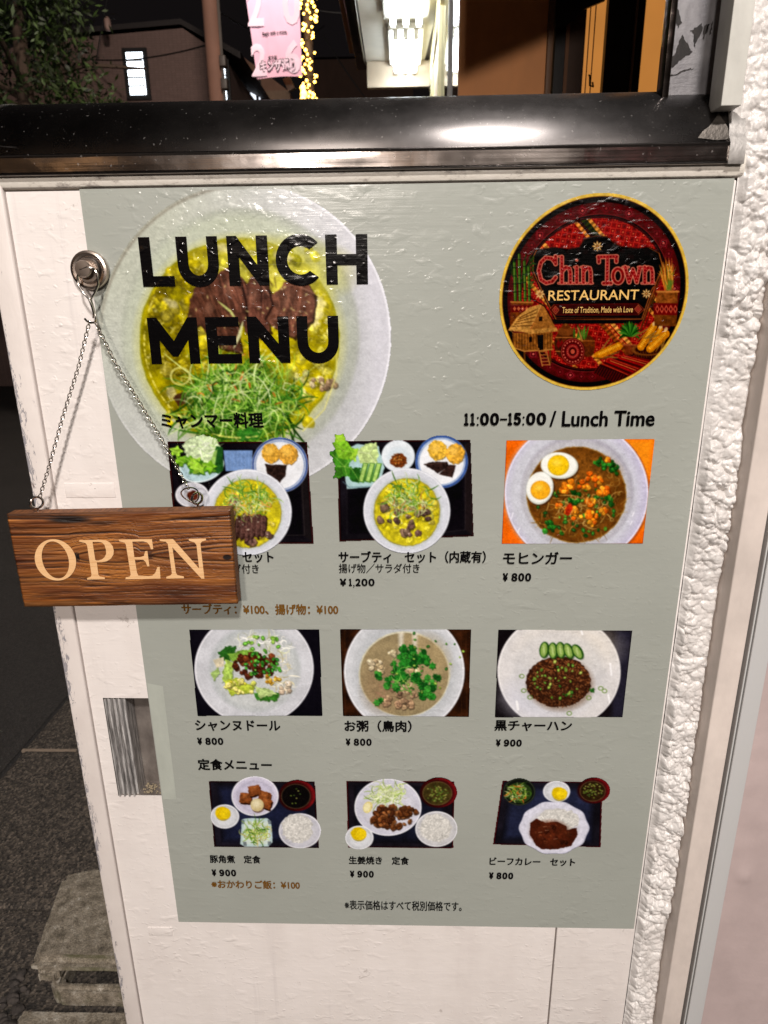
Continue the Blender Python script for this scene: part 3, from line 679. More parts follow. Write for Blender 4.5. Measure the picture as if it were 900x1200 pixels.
def dish_pork_set(parent):
    sh = Sheet(244, 905, 380, 998, YP); z = Z(210, 880, 4.5)
    tray(sh, z(155, 160, 715, 162, 738, 512, 185, 506), (60, 24, 26), (20, 18, 24), (36, 42, 70))
    soup(sh, *z(622, 235)[0], 21.4, 18.4, (18, 15, 15), 71, 8)
    plate(sh, *z(400, 238)[0], 27.4, 23.2, (204, 200, 218), (198, 194, 214), .8, seed=4)
    for k, (a, b, an) in enumerate(((350, 248, .2), (396, 208, -.1), (452, 240, .3), (455, 275, .4))):
        x, y = z(a, b)[0]; P = np.array([(-7.5, -5), (6.5, -6), (7.5, 5), (-6, 6.5)]); R_ = np.array([[math.cos(an), -math.sin(an)], [math.sin(an), math.cos(an)]])
        pts = P @ R_.T + (x, y); sh.poly(pts + (1, 2), (50, 24, 12), rough=1, rs=3); sh.poly(pts, (126, 70, 34), rough=1.2, rs=3, seed=k, tex=(.4, 2.5, k)); sh.poly((pts - (x, y)) * .5 + (x - 1, y - 2.5), (164, 98, 52), rough=1.2, rs=2, seed=k + 3, soft=2.5, tex=(.3, 2, k))
    x, y = z(411, 285)[0]; sh.ell(x + 1, y + 1.5, 8, 7.8, (90, 60, 40), op=.7); sh.ell(x, y, 7.8, 7.6, (206, 190, 140)); sh.ell(x - 1, y - 1.5, 5, 4.6, (228, 218, 182), blur=4)
    pickles(sh, *z(240, 346)[0], 16.6, 13.8, *z(228, 328)[0], 72)
    sh.poly(z(330, 365, 350, 355, 465, 355, 485, 370, 492, 480, 470, 505, 345, 505, 322, 490), (184, 206, 206), rough=.5, tex=(.05, 6, 2)); sh.poly(z(342, 372, 470, 370, 478, 478, 462, 492, 350, 492, 335, 478), (206, 220, 214))
    for a, b in ((335, 375), (475, 375), (345, 490), (475, 488)):
        for d in (-6, 0, 6): x, y = z(a + d, b)[0]; sh.line([(x, y - 2), (x + .8, y + 2)], .9, (56, 60, 70), .8)
    x, y = z(405, 430)[0]; strands(sh, x, y, 14, 11, 110, ((112, 156, 50), (150, 186, 80), (80, 124, 40), (190, 200, 110), (206, 190, 120)), 11, 1.1, 73, 1.5)
    plate(sh, *z(637, 422)[0], 24.6, 20.4, (190, 190, 200), (204, 204, 212), .82, seed=7); rice(sh, *z(622, 408)[0], 18, 16.5, 330, 74)
    sh.build('dish_picture', parent)
def dish_ginger_set(parent):
    sh = Sheet(402, 907, 540, 999, YP); z = Z(390, 880, 4.5)
    tray(sh, z(72, 158, 642, 162, 636, 513, 80, 509), (92, 26, 30), (20, 17, 22), (30, 34, 52))
    soup(sh, *z(558, 219)[0], 21.6, 17.8, (66, 56, 26), 81, 70)
    plate(sh, *z(291, 297)[0], 39.2, 33.4, (206, 206, 220), (212, 212, 224), .82, seed=3)
    x, y = z(285, 232)[0]; strands(sh, x, y, 19, 13, 170, ((196, 212, 140), (214, 224, 170), (160, 186, 96), (226, 232, 196)), 12, 1.1, 82, 1.2)
    x, y = z(185, 297)[0]; sh.ell(x, y, 5.4, 7, (222, 208, 140), .4, tex=(.1, 2, 2)); sh.ell(x - 1, y, 3.6, 5, (236, 228, 180), .4)
    chunks(sh, *z(310, 345)[0], 25, 13, 70, 3.8, ((112, 66, 34), (92, 52, 26), (136, 86, 48), (78, 42, 22)), 83); chunks(sh, *z(405, 320)[0], 8, 4, 12, 3, ((104, 60, 30), (84, 48, 24)), 84)
    plate(sh, *z(547, 412)[0], 24.6, 20.6, (196, 196, 200), (206, 206, 208), .84, seed=9); rice(sh, *z(540, 405)[0], 18.5, 16, 330, 85)
    pickles(sh, *z(139, 458)[0], 16.4, 13.8, *z(134, 436)[0], 86)
    sh.build('dish_picture', parent)
def dish_curry_set(parent):
    sh = Sheet(574, 907, 718, 1004, YP); z = Z(560, 880, 4.5)
    tray(sh, z(130, 158, 658, 165, 648, 508, 80, 493), (98, 22, 30), (20, 18, 24), (44, 50, 78))
    x, y = z(218, 216)[0]; sh.ell(x, y, 19, 16, (22, 26, 20)); sh.ring(x, y, 18, 15.2, 1, (70, 76, 60), op=.8); sh.ell(x, y + 1, 15, 12, (46, 66, 28))
    strands(sh, x - 1, y + .5, 12, 9, 100, ((86, 130, 40), (140, 170, 70), (60, 100, 30), (206, 210, 150), (214, 120, 50)), 9, 1.1, 91, 1.5)
    soup(sh, *z(612, 208)[0], 18.8, 15.2, (48, 32, 16), 92, 50)
    pickles(sh, *z(415, 214)[0], 15.4, 12.2, *z(428, 224)[0], 93)
    cx, cy = z(402, 406)[0]
    pts = [(cx + 40.6 * (1 + .022 * math.cos(10 * a)) * math.cos(a), cy + 31 * (1 + .022 * math.cos(10 * a)) * math.sin(a)) for a in np.linspace(0, 6.283, 80)[:-1]]
    sh.poly(pts, (196, 196, 212)); P = np.array(pts); sh.poly((P - (cx, cy)) * .97 + (cx - .4, cy - .4), (214, 214, 228), tex=(.08, 3, 4)); sh.ell(cx - 1, cy, 29, 22, (200, 200, 206), blur=4)
    rice(sh, *z(425, 365)[0], 24, 13, 240, 94)
    x, y = z(400, 442)[0]
    sh.poly(z(275, 380, 310, 358, 360, 378, 420, 372, 465, 395, 470, 415, 522, 405, 524, 450, 490, 500, 420, 518, 340, 520, 308, 500, 275, 440), (70, 30, 16), rough=.9, rs=3); sh.ell(x - 4, y - 2, 20, 13, (84, 38, 20), blur=8, tex=(.3, 4, 5), grow=False)
    chunks(sh, x, y, 23, 12, 20, 2.6, ((92, 44, 24), (62, 26, 14)), 95, .8, 1.25)
    for (a, b) in ((320, 430), (355, 420), (400, 465), (345, 400)): px, py = z(a, b)[0]; sh.line([(px, py), (px + 4, py - .5)], .8, (190, 140, 110), .6, grow=False)
    sh.build('dish_picture', parent)

def hero_bowl(parent):
    sh = Sheet(92, 219, 464, 602, -.0010, .9); z = Z(120, 220, 2.5); g = np.random.default_rng(101)
    cx, cy = 286.5, 396
    sh.ell(cx, cy, 172, 181, (186, 190, 178)); 
    U, V = sh.U, sh.V
    # glazed rim, cooler towards the right
    k = np.clip((U - 190) / 240, 0, 1)[..., None]; k2 = np.clip((V - 330) / 200, 0, 1)[..., None]
    rim = np.array((184, 188, 174)) * (1 - k) + np.array((204, 204, 212)) * k
    rim = rim * (1 - .45 * k2) + np.array((204, 206, 214)) * .45 * k2
    m = sh.a.copy(); sh.rgb = sh.rgb * (1 - m[..., None]) + rim * m[..., None]
    wide = lambda U, V: np.clip((U - 330) / 60, 0, 1)
    sh.ring(cx, cy, 170.5, 179.5, 2.2, (236, 237, 244), op=.85, clip=lambda U, V: np.clip((U - 300) / 110, 0, 1) + .35 * np.clip((V - 450) / 60, 0, 1) * (U < 300))
    sh.ring(cx, cy, 169, 178, 3.2, (120, 112, 100), op=.6, soft=3, clip=lambda U, V: np.clip((330 - U) / 90, 0, 1) * np.clip((420 - V) / 90, 0, 1))
    # ribbed glaze at the lower left
    rib = (np.sin((U * .75 + V * .65) * 1.5) > 0) * np.clip((V - 420) / 50, 0, 1) * np.clip((250 - U) / 60, 0, 1) * (((U - 283) / 139) ** 2 + ((V - 392) / 150) ** 2 > 1)
    sh.put((slice(None), slice(None)), rib * .16 * m, (170, 172, 176), grow=False)
    sh.ell(282, 393, 139, 150, (164, 168, 158), blur=5, op=.75, grow=False); sh.ell(280, 396, 136, 147, (184, 190, 172), blur=12, grow=False)
    sh.ell(372, 410, 52, 110, (160, 164, 160), blur=40, op=.55, grow=False)
    sh.ell(281, 400, 122, 124, (196, 196, 128), blur=12, op=.8, grow=False)
    sh.ell(280.5, 399, 117.5, 120, (150, 146, 24), rough=1.5, rs=14, grow=False); sh.ell(280, 399, 115.5, 118, (168, 156, 12), rough=1.5, rs=14, tex=(.28, 16, 3), grow=False)
    sh.ell(318, 318, 80, 34, (190, 186, 78), blur=26, op=.8, tex=(.3, 9, 8), grow=False)
    # egg and corn flecks in the broth
    chunks(sh, 217, 378, 38, 72, 96, 7.5, ((186, 170, 12), (168, 152, 8), (206, 190, 30), (146, 130, 14), (186, 172, 56)), 102, .72, 1.2)
    chunks(sh, 285, 490, 88, 26, 60, 6.5, ((198, 186, 30), (214, 204, 60), (176, 164, 24)), 103, .8, 1.2)
    chunks(sh, 362, 400, 30, 74, 50, 6, ((190, 180, 40), (206, 198, 74), (170, 160, 30), (214, 208, 130)), 104, .8, 1.2)
    chunks(sh, 300, 298, 70, 12, 26, 5.5, ((196, 190, 60), (180, 176, 30)), 107, .85, 1.15)
    for (a, b, rx, ry) in ((200, 460, 8, 6), (262, 290, 12, 4), (200, 355, 9, 5), (332, 300, 10, 5), (372, 365, 8, 18)):
        sh.ell(a, b, rx, ry, (222, 214, 168), .3, rough=3, rs=5, seed=a, tex=(.2, 3, a), op=.7, soft=3, grow=False)
    so = np.clip(1.02 - np.hypot((U - 280) / 115, (V - 399) / 118), 0, .06) / .06
    mott = np.clip(.52 + .95 * fbm(U / 11, V / 11, 201, 4),   .42, 1.15) * (.84 + .16 * np.clip((U - 180) / 120, 0, 1))
    sh.rgb = sh.rgb * (1 - so[..., None]) + sh.rgb * mott[..., None] * so[..., None]
    for q in range(260):
        a = g.uniform(0, 6.28); r_ = math.sqrt(g.uniform()); x, y = 280 + 110 * r_ * math.cos(a), 399 + 112 * r_ * math.sin(a); th = g.uniform(0, 6.28); l_ = g.uniform(2, 7)
        sh.line([(x, y), (x + l_ * math.cos(th), y + l_ * math.sin(th)), (x + l_ * 1.5 * math.cos(th + .9), y + l_ * 1.5 * math.sin(th + .9))], g.uniform(.7, 1.5), ((110, 96, 10), (236, 226, 140), (90, 80, 14), (250, 244, 190))[q % 4], .5, grow=False)
    # sliced beef
    for k_, (pp, c) in enumerate(((z(268, 290, 330, 262, 372, 330, 400, 420, 405, 480, 340, 470, 285, 400, 245, 420, 255, 340), (92, 58, 44)), (z(318, 262, 370, 232, 410, 262, 432, 330, 425, 400, 380, 395, 340, 330), (104, 66, 52)), (z(410, 300, 440, 258, 480, 275, 500, 330, 490, 420, 430, 440, 405, 380), (98, 62, 50)), (z(495, 320, 530, 278, 600, 270, 622, 310, 612, 390, 560, 440, 500, 410, 478, 385), (116, 76, 60)))):
        P = np.array(pp); sh.poly(P + (2.5, 3), (38, 20, 16), rough=3, rs=8, seed=k_, op=.85, grow=False); sh.poly(P, np.array(c) * .92, rough=3, rs=8, seed=k_, tex=(.5, 7, k_), grow=False)
        mcol = P.mean(0)
        for q in range(44):
            x, y = mcol + g.normal(size=2) * (11, 17); sh.line([(x, y), (x + g.normal() * 2 + 3, y + g.uniform(5, 13))], g.uniform(.8, 2.2), np.array(c) * g.choice([.6, .75, 1.3, 1.5]), .5, grow=False)
        ax_ = P[np.argmax(P[:, 1])] - P[np.argmin(P[:, 1])]
        for q in range(7):
            s_ = (q - 3) * 3.4; st_ = mcol + np.array((s_, 0)) - ax_ * .42; en_ = mcol + np.array((s_ * 1.2, 0)) + ax_ * .40; md_ = (st_ + en_) / 2 + (g.normal() * 2 + 2, 0)
            sh.line([st_, md_, en_], g.uniform(1.2, 3.2), np.array(c) * (.58, 1.35, .72, 1.2, .5, 1.45, .8)[q], .42, taper=True, grow=False)
        sh.line([P[1] + (2, 4), (P[1] + P[2]) / 2 + (0, 4), P[3]], 1.8, (166, 122, 102), .55, grow=False)
        sh.ell(*(mcol + (-4, -10)), 5, 9, (150, 108, 88), .3, soft=5, rough=3, rs=4, seed=k_, op=.5, grow=False)
    sh.line([z(405, 270)[0], z(420, 330)[0], z(428, 400)[0]], 2.4, (30, 14, 12), .8, grow=False); sh.line([z(488, 300)[0], z(500, 345)[0], z(478, 385)[0]], 2.4, (36, 18, 14), .8, grow=False)
    sh.ell(212, 468, 9, 7, (70, 42, 26), rough=3, rs=5, tex=(.4, 3, 2), grow=False); sh.ell(226, 463, 5, 7, (90, 110, 50), rough=2, rs=4, grow=False); sh.ell(227, 462, 3, 2, (216, 214, 220), grow=False)
    chunks(sh, 378, 450, 16, 7, 16, 4, ((170, 146, 110), (196, 180, 140), (140, 116, 90)), 105)
    # shredded greens heaped at the front
    sh.ell(283, 470, 62, 46, (78, 104, 30), blur=22, op=.9, rough=8, rs=14, tex=(.6, 6, 9), grow=False)
    gr = ((104, 158, 44), (136, 186, 62), (172, 208, 96), (76, 128, 34), (196, 218, 130), (60, 112, 30), (206, 226, 160))
    dk_ = ((34, 72, 18), (48, 92, 24), (60, 112, 30), (28, 58, 16))
    strands(sh, 280, 480, 62, 40, 170, dk_, 40, 2.2, 110, .9)
    strands(sh, 280, 474, 60, 42, 170, ((76, 128, 34), (104, 158, 44), (60, 112, 30), (136, 170, 56)), 46, 1.9, 111, .9)
    strands(sh, 282, 470, 62, 44, 150, gr, 48, 1.6, 112, 1.0)
    strands(sh, 285, 462, 58, 40, 14, ((204, 116, 44), (226, 140, 56), (196, 98, 36)), 15, 2.0, 113, .6)
    strands(sh, 280, 478, 60, 38, 60, dk_, 26, 1.5, 115, .9)
    strands(sh, 286, 458, 56, 40, 70, ((190, 216, 110), (206, 220, 150), (150, 196, 80), (214, 224, 176)), 44, 1.1, 114, 1.3)
    leaf(sh, z(390, 715, 430, 700, 470, 712, 455, 738, 405, 742), (52, 116, 36), (110, 170, 70), 5)
    sh.line(z(338, 332, 375, 362, 400, 400), 3, (186, 194, 116), .95, taper=True, grow=False); sh.line(z(385, 470, 402, 430, 412, 392), 4, (206, 210, 160), .9, taper=True, grow=False)
    for (a, b, r, c) in ((228, 552, 11, (206, 206, 120)), (562, 600, 9, (70, 128, 40)), (545, 640, 7, (150, 180, 70))):
        x, y = z(a, b)[0]; sh.ring(x, y, r, r * .9, 2.0, c, op=.9); sh.ring(x, y, r * .6, r * .55, 1, np.array(c) * .8, op=.6)
    # oil droplets
    for q in range(150):
        a = g.uniform(0, 6.28); r = math.sqrt(g.uniform()); x = 281 + 112 * r * math.cos(a); y = 398 + 115 * r * math.sin(a); sh.ell(x, y, g.uniform(.6, 2.2), g.uniform(.5, 1.3), (238, 232, 150), g.uniform(0, 3), op=.55, grow=False)
    for q in range(70): 
        a = g.uniform(1.2, 3.6); sh.ell(281 + 112 * math.cos(a), 399 + 114 * math.sin(a), g.uniform(1, 3), .9, (236, 226, 120), a + 1.57, op=.6, grow=False)
    sh.line([(395, 405), (394, 440), (380, 480), (355, 505)], 1.8, (222, 216, 130), .7, grow=False)
    top, left = atY(477, 223.5, 0)[2], atY(93, 222, 0)[0] + .0006
    def cl(U, V): return np.ones(np.shape(U), bool)
    xs, zs = (sh.X[:-1, :-1] + sh.X[1:, 1:]) / 2, (sh.Z[:-1, :-1] + sh.Z[1:, 1:]) / 2
    keepm = (zs < 1.4975) & (xs > left)
    o = sh.build('bowl_picture', parent, 'large printed bowl of yellow soup with beef and shredded greens', clip=lambda U, V: keepm)
    return o

# ------------------------------------------------------------------ lettering
def text_geo(body, bold, space=1.0):
    c = bpy.data.curves.new('text_tmp', 'FONT'); c.body = body; c.space_character = space; c.offset = bold; c.resolution_u = 3; c.fill_mode = 'FRONT'
    o = bpy.data.objects.new('text_tmp', c); COL.objects.link(o)
    dg = bpy.context.evaluated_depsgraph_get(); me = bpy.data.meshes.new_from_object(o.evaluated_get(dg))
    v = np.array([p.co[:2] for p in me.vertices]); f = [tuple(p.vertices) for p in me.polygons]
    bpy.data.objects.remove(o); bpy.data.curves.remove(c); bpy.data.meshes.remove(me)
    return v, f
def text(name, body, u0, u1, v0, v1, mat, parent, bold=.016, y=-.0018, label=None, space=1.0):
    """writing fitted into a box on the poster: left, right, top, bottom"""
    v, f = text_geo(body, 0.0, space)
    lo, hi = v.min(0), v.max(0); um, vm = (u0 + u1) / 2, (v0 + v1) / 2
    x0, x1 = atY(u0, vm, y)[0], atY(u1, vm, y)[0]; zt, zb = atY(um, v0, y)[2], atY(um, v1, y)[2]
    X = x0 + (v[:, 0] - lo[0]) / (hi[0] - lo[0]) * (x1 - x0); Zc = zb + (v[:, 1] - lo[1]) / (hi[1] - lo[1]) * (zt - zb)
    m = MB(); k = bold * (zt - zb) * .9
    offs = [(0, 0)] if bold < .003 else [(0, 0), (k, 0), (-k, 0), (0, k), (0, -k), (k * .7, k * .7), (-k * .7, k * .7), (k * .7, -k * .7), (-k * .7, -k * .7)]
    for i, (ox, oz) in enumerate(offs): m.add([(a + ox, y - i * 1.2e-5, b + oz) for a, b in zip(X, Zc)], f)
    o = m.build(name, mat, parent, fix=False)
    if label: o['label'] = label
    return o
def glyph_row(name, cells, v0, v1, mat, parent, bold, y=-.0018):
    m = MB(); um = (cells[0][1] + cells[-1][2]) / 2
    for ch, u0, u1, *r in cells:
        a, b = r if r else (v0, v1)
        v, f = text_geo(ch.translate(WIDE), 0.0); lo, hi = v.min(0), v.max(0); vm = (v0 + v1) / 2
        x0, x1 = atY(u0, vm, y)[0], atY(u1, vm, y)[0]; zt, zb = atY(um, a, y)[2], atY(um, b, y)[2]; k = 0 if ch in ':,-' else bold * (zt - zb)
        X = x0 + k + (v[:, 0] - lo[0]) / (hi[0] - lo[0]) * (x1 - x0 - 2 * k); Zc = zb + k + (v[:, 1] - lo[1]) / (hi[1] - lo[1]) * (zt - zb - 2 * k)
        for i, (ox, oz) in enumerate([(0, 0), (k, 0), (-k, 0), (0, k), (0, -k), (k * .7, k * .7), (-k * .7, k * .7), (k * .7, -k * .7), (-k * .7, -k * .7)][:9 if k else 1]): m.add([(p + ox, y - i * 1.2e-5, q + oz) for p, q in zip(X, Zc)], f)
    return m.build(name, mat, parent, fix=False)
def price(body, u0, u1, v0, v1, parent):
    n = len(body) - 1; W_ = u1 - u0; cells = [('¥', u0, u0 + W_ * .76 / (n + 1.0))]; a = u0 + W_ * 1.16 / (n + 1.0); st = (u1 - a) / n
    for i, ch in enumerate(body[1:]): cells.append((ch, a + i * st + .4 + (1.2 if ch == '1' else 0), a + (i + 1) * st - .4))
    return glyph_row('price', cells, v0, v1, M_BLACK, parent, .07)
def fill_loops(loops, to3d):
    """filled outline with holes"""
    c = bpy.data.curves.new('fill_tmp', 'CURVE'); c.dimensions = '2D'; c.fill_mode = 'BOTH'
    for lp in loops:
        s = c.splines.new('POLY'); s.points.add(len(lp) - 1); s.use_cyclic_u = True
        for p, q in zip(s.points, lp): p.co = (q[0] * .01, -q[1] * .01, 0, 1)
    o = bpy.data.objects.new('fill_tmp', c); COL.objects.link(o)
    dg = bpy.context.evaluated_depsgraph_get(); me = bpy.data.meshes.new_from_object(o.evaluated_get(dg))
    v = [to3d(p.co[0] * 100, -p.co[1] * 100) for p in me.vertices]; f = [tuple(p.vertices) for p in me.polygons]
    bpy.data.objects.remove(o); bpy.data.curves.remove(c); bpy.data.meshes.remove(me)
    return v, f

def arc(cx, cy, rx, ry, a0, a1, n=14):
    return [(cx + rx * math.cos(math.radians(a0 + (a1 - a0) * i / n)), cy + ry * math.sin(math.radians(a0 + (a1 - a0) * i / n))) for i in range(n + 1)]
def block_letter(ch, w, s=.245, b=.215):
    """heavy sans letters of cap height 1"""
    if ch == 'L': return [(0, 0), (0, 1), (s, 1), (s, b), (w, b), (w, 0)]
    if ch == 'E': return [(0, 0), (0, 1), (w * .97, 1), (w * .97, 1 - b * .95), (s, 1 - b * .95), (s, .60), (w * .87, .60), (w * .87, .40), (s, .40), (s, b * .95), (w, b * .95), (w, 0)]
    if ch == 'H': return [(0, 0), (0, 1), (s, 1), (s, .61), (w - s, .61), (w - s, 1), (w, 1), (w, 0), (w - s, 0), (w - s, .39), (s, .39), (s, 0)]
    if ch == 'N': return [(0, 0), (0, 1), (.21, 1), (w - s, .42), (w - s, 1), (w, 1), (w, 0), (w - .21, 0), (s, .58), (s, 0)]
    if ch == 'M': return [(0, 0), (0, 1), (.21, 1), (w / 2, .50), (w - .21, 1), (w, 1), (w, 0), (w - s * .95, 0), (w - s * .95, .52), (w / 2 + .06, .16), (w / 2 - .06, .16), (s * .95, .52), (s * .95, 0)]
    if ch == 'U':
        r = w / 2; return [(0, 1), (0, .44)] + arc(r, .44, r, .46, 180, 360) + [(w, 1), (w - s * .96, 1), (w - s * .96, .45)] + arc(r, .45, r - s * .97, .235, 360, 180) + [(s, 1)]
    if ch == 'C':
        return arc(.53, .5, .53, .52, 42, 318, 26) + arc(.54, .5, .29, .29, 312, 48, 20)
def heading(parent, word, boxes, v0, v1, label):
    root = None; m = MB(); y = -.0018
    for ch, (ua, va, ub, vb) in zip(word, boxes):
        x0, x1 = atY(ua, va, y)[0], atY(ub, vb, y)[0]; zt, zb = atY(298, v0, y)[2], atY(298, v1, y)[2]
        H = zt - zb; w_ = (x1 - x0) / H; pts = block_letter(ch, w_)
        if ch == 'C':
            mx = max(p[0] for p in pts); pts = [(p[0] / mx * w_, p[1]) for p in pts]
        v, f = fill_loops([[(p[0] * 100, p[1] * 100) for p in pts]], lambda a, b: (x0 + a / 100 * H, y, zb + b / 100 * H))
        m.add(v, f)
    o = m.build('heading', M_BLACK, parent, fix=False); o['label'] = label
    return o

# ------------------------------------------------------------------ round restaurant emblem
def emblem(parent):
    sh = Sheet(584, 227, 808, 467, -.0013, .48); z = Z(570, 220, 3.6)
    C0 = atY(695.3, 346.4, -.0013); R = .0880
    dx, dz = (sh.X - C0[0]) / R, (sh.Z - C0[2]) / R; r = np.hypot(dx, dz); th = np.arctan2(dz, dx)
    px = 1 / 105.0
    def band(r0, r1, col, soft=px):
        m = np.clip((r1 - r) / soft + .5, 0, 1) * np.clip((r - r0) / soft + .5, 0, 1)
        sh.put((slice(None), slice(None)), m, np.asarray(col, float))
    band(-1, 1, (226, 184, 62)); 
    band(-1, .972, (96, 58, 26)); band(-1, .962, (24, 10, 11)); band(-1, .915, (92, 26, 34))
    # woven diamonds in the rim
    n = 44; ph = (th / (2 * math.pi) * n) % 1 - .5; q = (r - .855) / .105
    d = np.abs(ph) * 1.1 + np.abs(q)
    for lo, hi, c in ((.30, .42, (150, 60, 66)), (.0, .14, (196, 110, 100)), (.52, .58, (140, 50, 56))):
        sh.put((slice(None), slice(None)), ((d > lo) & (d < hi) & (r > .80) & (r < .91)).astype(float) * (.45 + .55 * ((th / (2 * math.pi) * n).astype(int) % 4 == 0)), np.array(c, float), grow=False)
    band(.795, .806, (130, 60, 56)); band(-1, .795, (30, 12, 12)); band(.773, .780, (120, 52, 46))
    # red cloth with slanting lattice
    inside = (r < .755)
    a, b = dx * .80 + dz * .6, -dx * .6 + dz * .80
    cloth = np.zeros(r.shape + (3,)) + (152, 22, 28)
    lat = (np.abs((a * 13) % 1 - .5) + np.abs((b * 13) % 1 - .5)); cloth = np.where(((lat > .38) & (lat < .55))[..., None], (206, 74, 60), cloth)
    cloth = np.where((lat < .16)[..., None], (214, 120, 84), cloth); cloth = np.where((lat > .86)[..., None], (110, 12, 20), cloth)
    for s0, w_, c in ((-.16, .05, (206, 150, 60)), (-.10, .018, (44, 60, 30)), (.30, .03, (214, 160, 70)), (.34, .015, (190, 90, 40)), (-.24, .03, (40, 36, 26)), (-.30, .02, (204, 130, 60))):
        pass
    for s0, w_, c in ((.335, .018, (216, 152, 72)), (.372, .02, (70, 40, 26)), (.41, .028, (62, 74, 36)), (.45, .018, (216, 160, 76)), (-.04, .02, (216, 160, 80)), (-.085, .014, (200, 120, 60)), (-.125, .02, (150, 90, 40)), (-.40, .02, (206, 150, 70)), (-.62, .014, (206, 140, 66))):
        e = -dx * .62 + -dz * .78 + .62 if False else (dx * .72 + dz * .70)
        cloth = np.where((np.abs(e - s0) < w_)[..., None], np.array(c, float) * (.8 + .4 * ((b * 40).astype(int) % 2))[..., None], cloth)
    sh.put((slice(None), slice(None)), np.clip((.765 - r) / px + .5, 0, 1), cloth * (.75 + .3 * fbm(sh.U / 6, sh.V / 6, 4))[..., None])
    # signboard plaque
    plaque = z(205, 262, 280, 250, 345, 258, 390, 250, 412, 215, 440, 205, 470, 200, 510, 205, 540, 232, 565, 245, 640, 255, 690, 250, 735, 275, 750, 330, 735, 375, 700, 440, 660, 560, 420, 562, 290, 562, 260, 500, 230, 440, 190, 350, 192, 290)
    P = np.array(plaque); c = P.mean(0)
    sh.poly(P, (20, 8, 8)); sh.poly(c + (P - c) * .985, (170, 112, 64)); sh.poly(c + (P - c) * .968, (26, 13, 12)); sh.poly(c + (P - c) * .94, (34, 17, 14), tex=(.6, 7, 2), soft=3)
    sh.poly(z(190, 555, 660, 560, 640, 572, 230, 575), (20, 8, 8)); sh.line(z(290, 548, 668, 552), .9, (120, 80, 50), .8); sh.line(z(290, 535, 672, 540), .7, (90, 56, 36), .8)
    # band for the small line
    bn = z(262, 515, 285, 492, 640, 488, 668, 513, 642, 536, 285, 538); P = np.array(bn); c = P.mean(0)
    sh.poly(P, (176, 120, 78)); sh.poly(c + (P - c) * .985 + (0, 0), (90, 24, 24)); sh.poly(c + (P - c) * (.96, .84), (78, 20, 22), tex=(.2, 4, 2))
    for (x, y) in ((292, 516), (640, 512)):
        for k, cc in ((16, (196, 130, 90)), (12, (96, 24, 26)), (8, (200, 110, 86)), (4, (110, 24, 30))): sh.poly(z(x - k, y, x, y - k * 1.15, x + k, y, x, y + k * 1.15), cc)
    # flowers
    for (x, y, s) in ((468, 247, 22), (226, 449, 21), (675, 447, 20)):
        x, y = z(x, y)[0]; s /= 3.6
        for k in range(8):
            a = k * math.pi / 4; sh.ell(x + math.cos(a) * s * .6, y + math.sin(a) * s * .6, s * .38, s * .17, (222, 196, 130), a)
        sh.ell(x, y, s * .24, s * .24, (110, 60, 30)); sh.ell(x, y, s * .14, s * .14, (230, 190, 110))
    # large letters: cream outline, woven red filling
    g = np.random.default_rng(5)
    glyphs = [
        [z(292, 318, 275, 298, 250, 295, 230, 315, 221, 350, 230, 388, 252, 402, 278, 396, 292, 378), z(292, 290, 292, 322)],
        [z(318, 292, 318, 400), z(305, 290, 320, 290), z(304, 403, 334, 403), z(320, 352, 334, 336, 350, 340, 354, 358, 354, 400), z(342, 403, 368, 403)],
        [z(381, 335, 381, 400), z(370, 335, 383, 335), z(368, 403, 396, 403), z(380, 305, 382, 306)],
        [z(409, 335, 409, 400), z(398, 335, 411, 335), z(397, 403, 424, 403), z(411, 352, 422, 337, 436, 340, 440, 358, 440, 400), z(430, 403, 448, 403)],
        [z(472, 292, 550, 290), z(474, 292, 474, 314), z(548, 290, 548, 312), z(511, 292, 509, 402), z(494, 403, 526, 403)],
        [arc_pts(z, 555, 372, 21, 30)],
        [z(585, 335, 602, 398), z(602, 398, 618, 345), z(618, 345, 634, 398), z(634, 398, 648, 337), z(575, 335, 600, 335), z(640, 335, 655, 335)],
        [z(668, 335, 668, 400), z(657, 335, 670, 335), z(655, 403, 682, 403), z(670, 352, 682, 337, 696, 340, 700, 358, 700, 400), z(690, 403, 712, 403)]]
    wide = 5.4
    for k, gl in enumerate(glyphs):
        for s in gl: sh.line(s, wide + 2.2, (36, 12, 12))
    for k, gl in enumerate(glyphs):
        for s in gl:
            thin = len(s) == 2 and abs(s[0][1] - s[1][1]) < 1.2 and k != 4
            sh.line(s, (wide if not thin else 3.2), (216, 150, 122))
    for k, gl in enumerate(glyphs):
        for s in gl:
            thin = len(s) == 2 and abs(s[0][1] - s[1][1]) < 1.2 and k != 4
            sh.line(s, (wide if not thin else 3.2) - 2.3, (136, 20, 30), tex=(.25, 1.6, k))
    for k, gl in enumerate(glyphs):
        for s in gl:
            for (xa, ya), (xb, yb) in zip(s[:-1], s[1:]):
                L = math.hypot(xb - xa, yb - ya)
                for i in range(int(L / 3.4)):
                    f = (i + .5) / max(1, int(L / 3.4)); sh.ell(xa + (xb - xa) * f, ya + (yb - ya) * f, .8, 1.0, (214, 120, 104), op=.75)
    # bamboo pot
    for x in (-26, -14, 0, 14, 26): 
        for k in range(4): xx = 140 + x + g.normal() * 2; sh.line(z(140 + x * .6, 400, xx + x * .7, 340 - k * 14, xx + x * 1.2, 300 + g.uniform(-20, 40)), 1.0, (50, 84, 36), .8)
    for x, t0 in ((118, 318), (138, 282), (160, 312), (178, 336)):
        sh.line(z(x, t0, x + 4, 475), 3.4, (52, 96, 34)); sh.line(z(x - 2, t0, x + 2, 475), 1.1, (142, 176, 80), .8)
        for yy in range(t0 + 20, 470, 34): sh.line(z(x - 5, yy, x + 9, yy), .8, (24, 50, 20), .9)
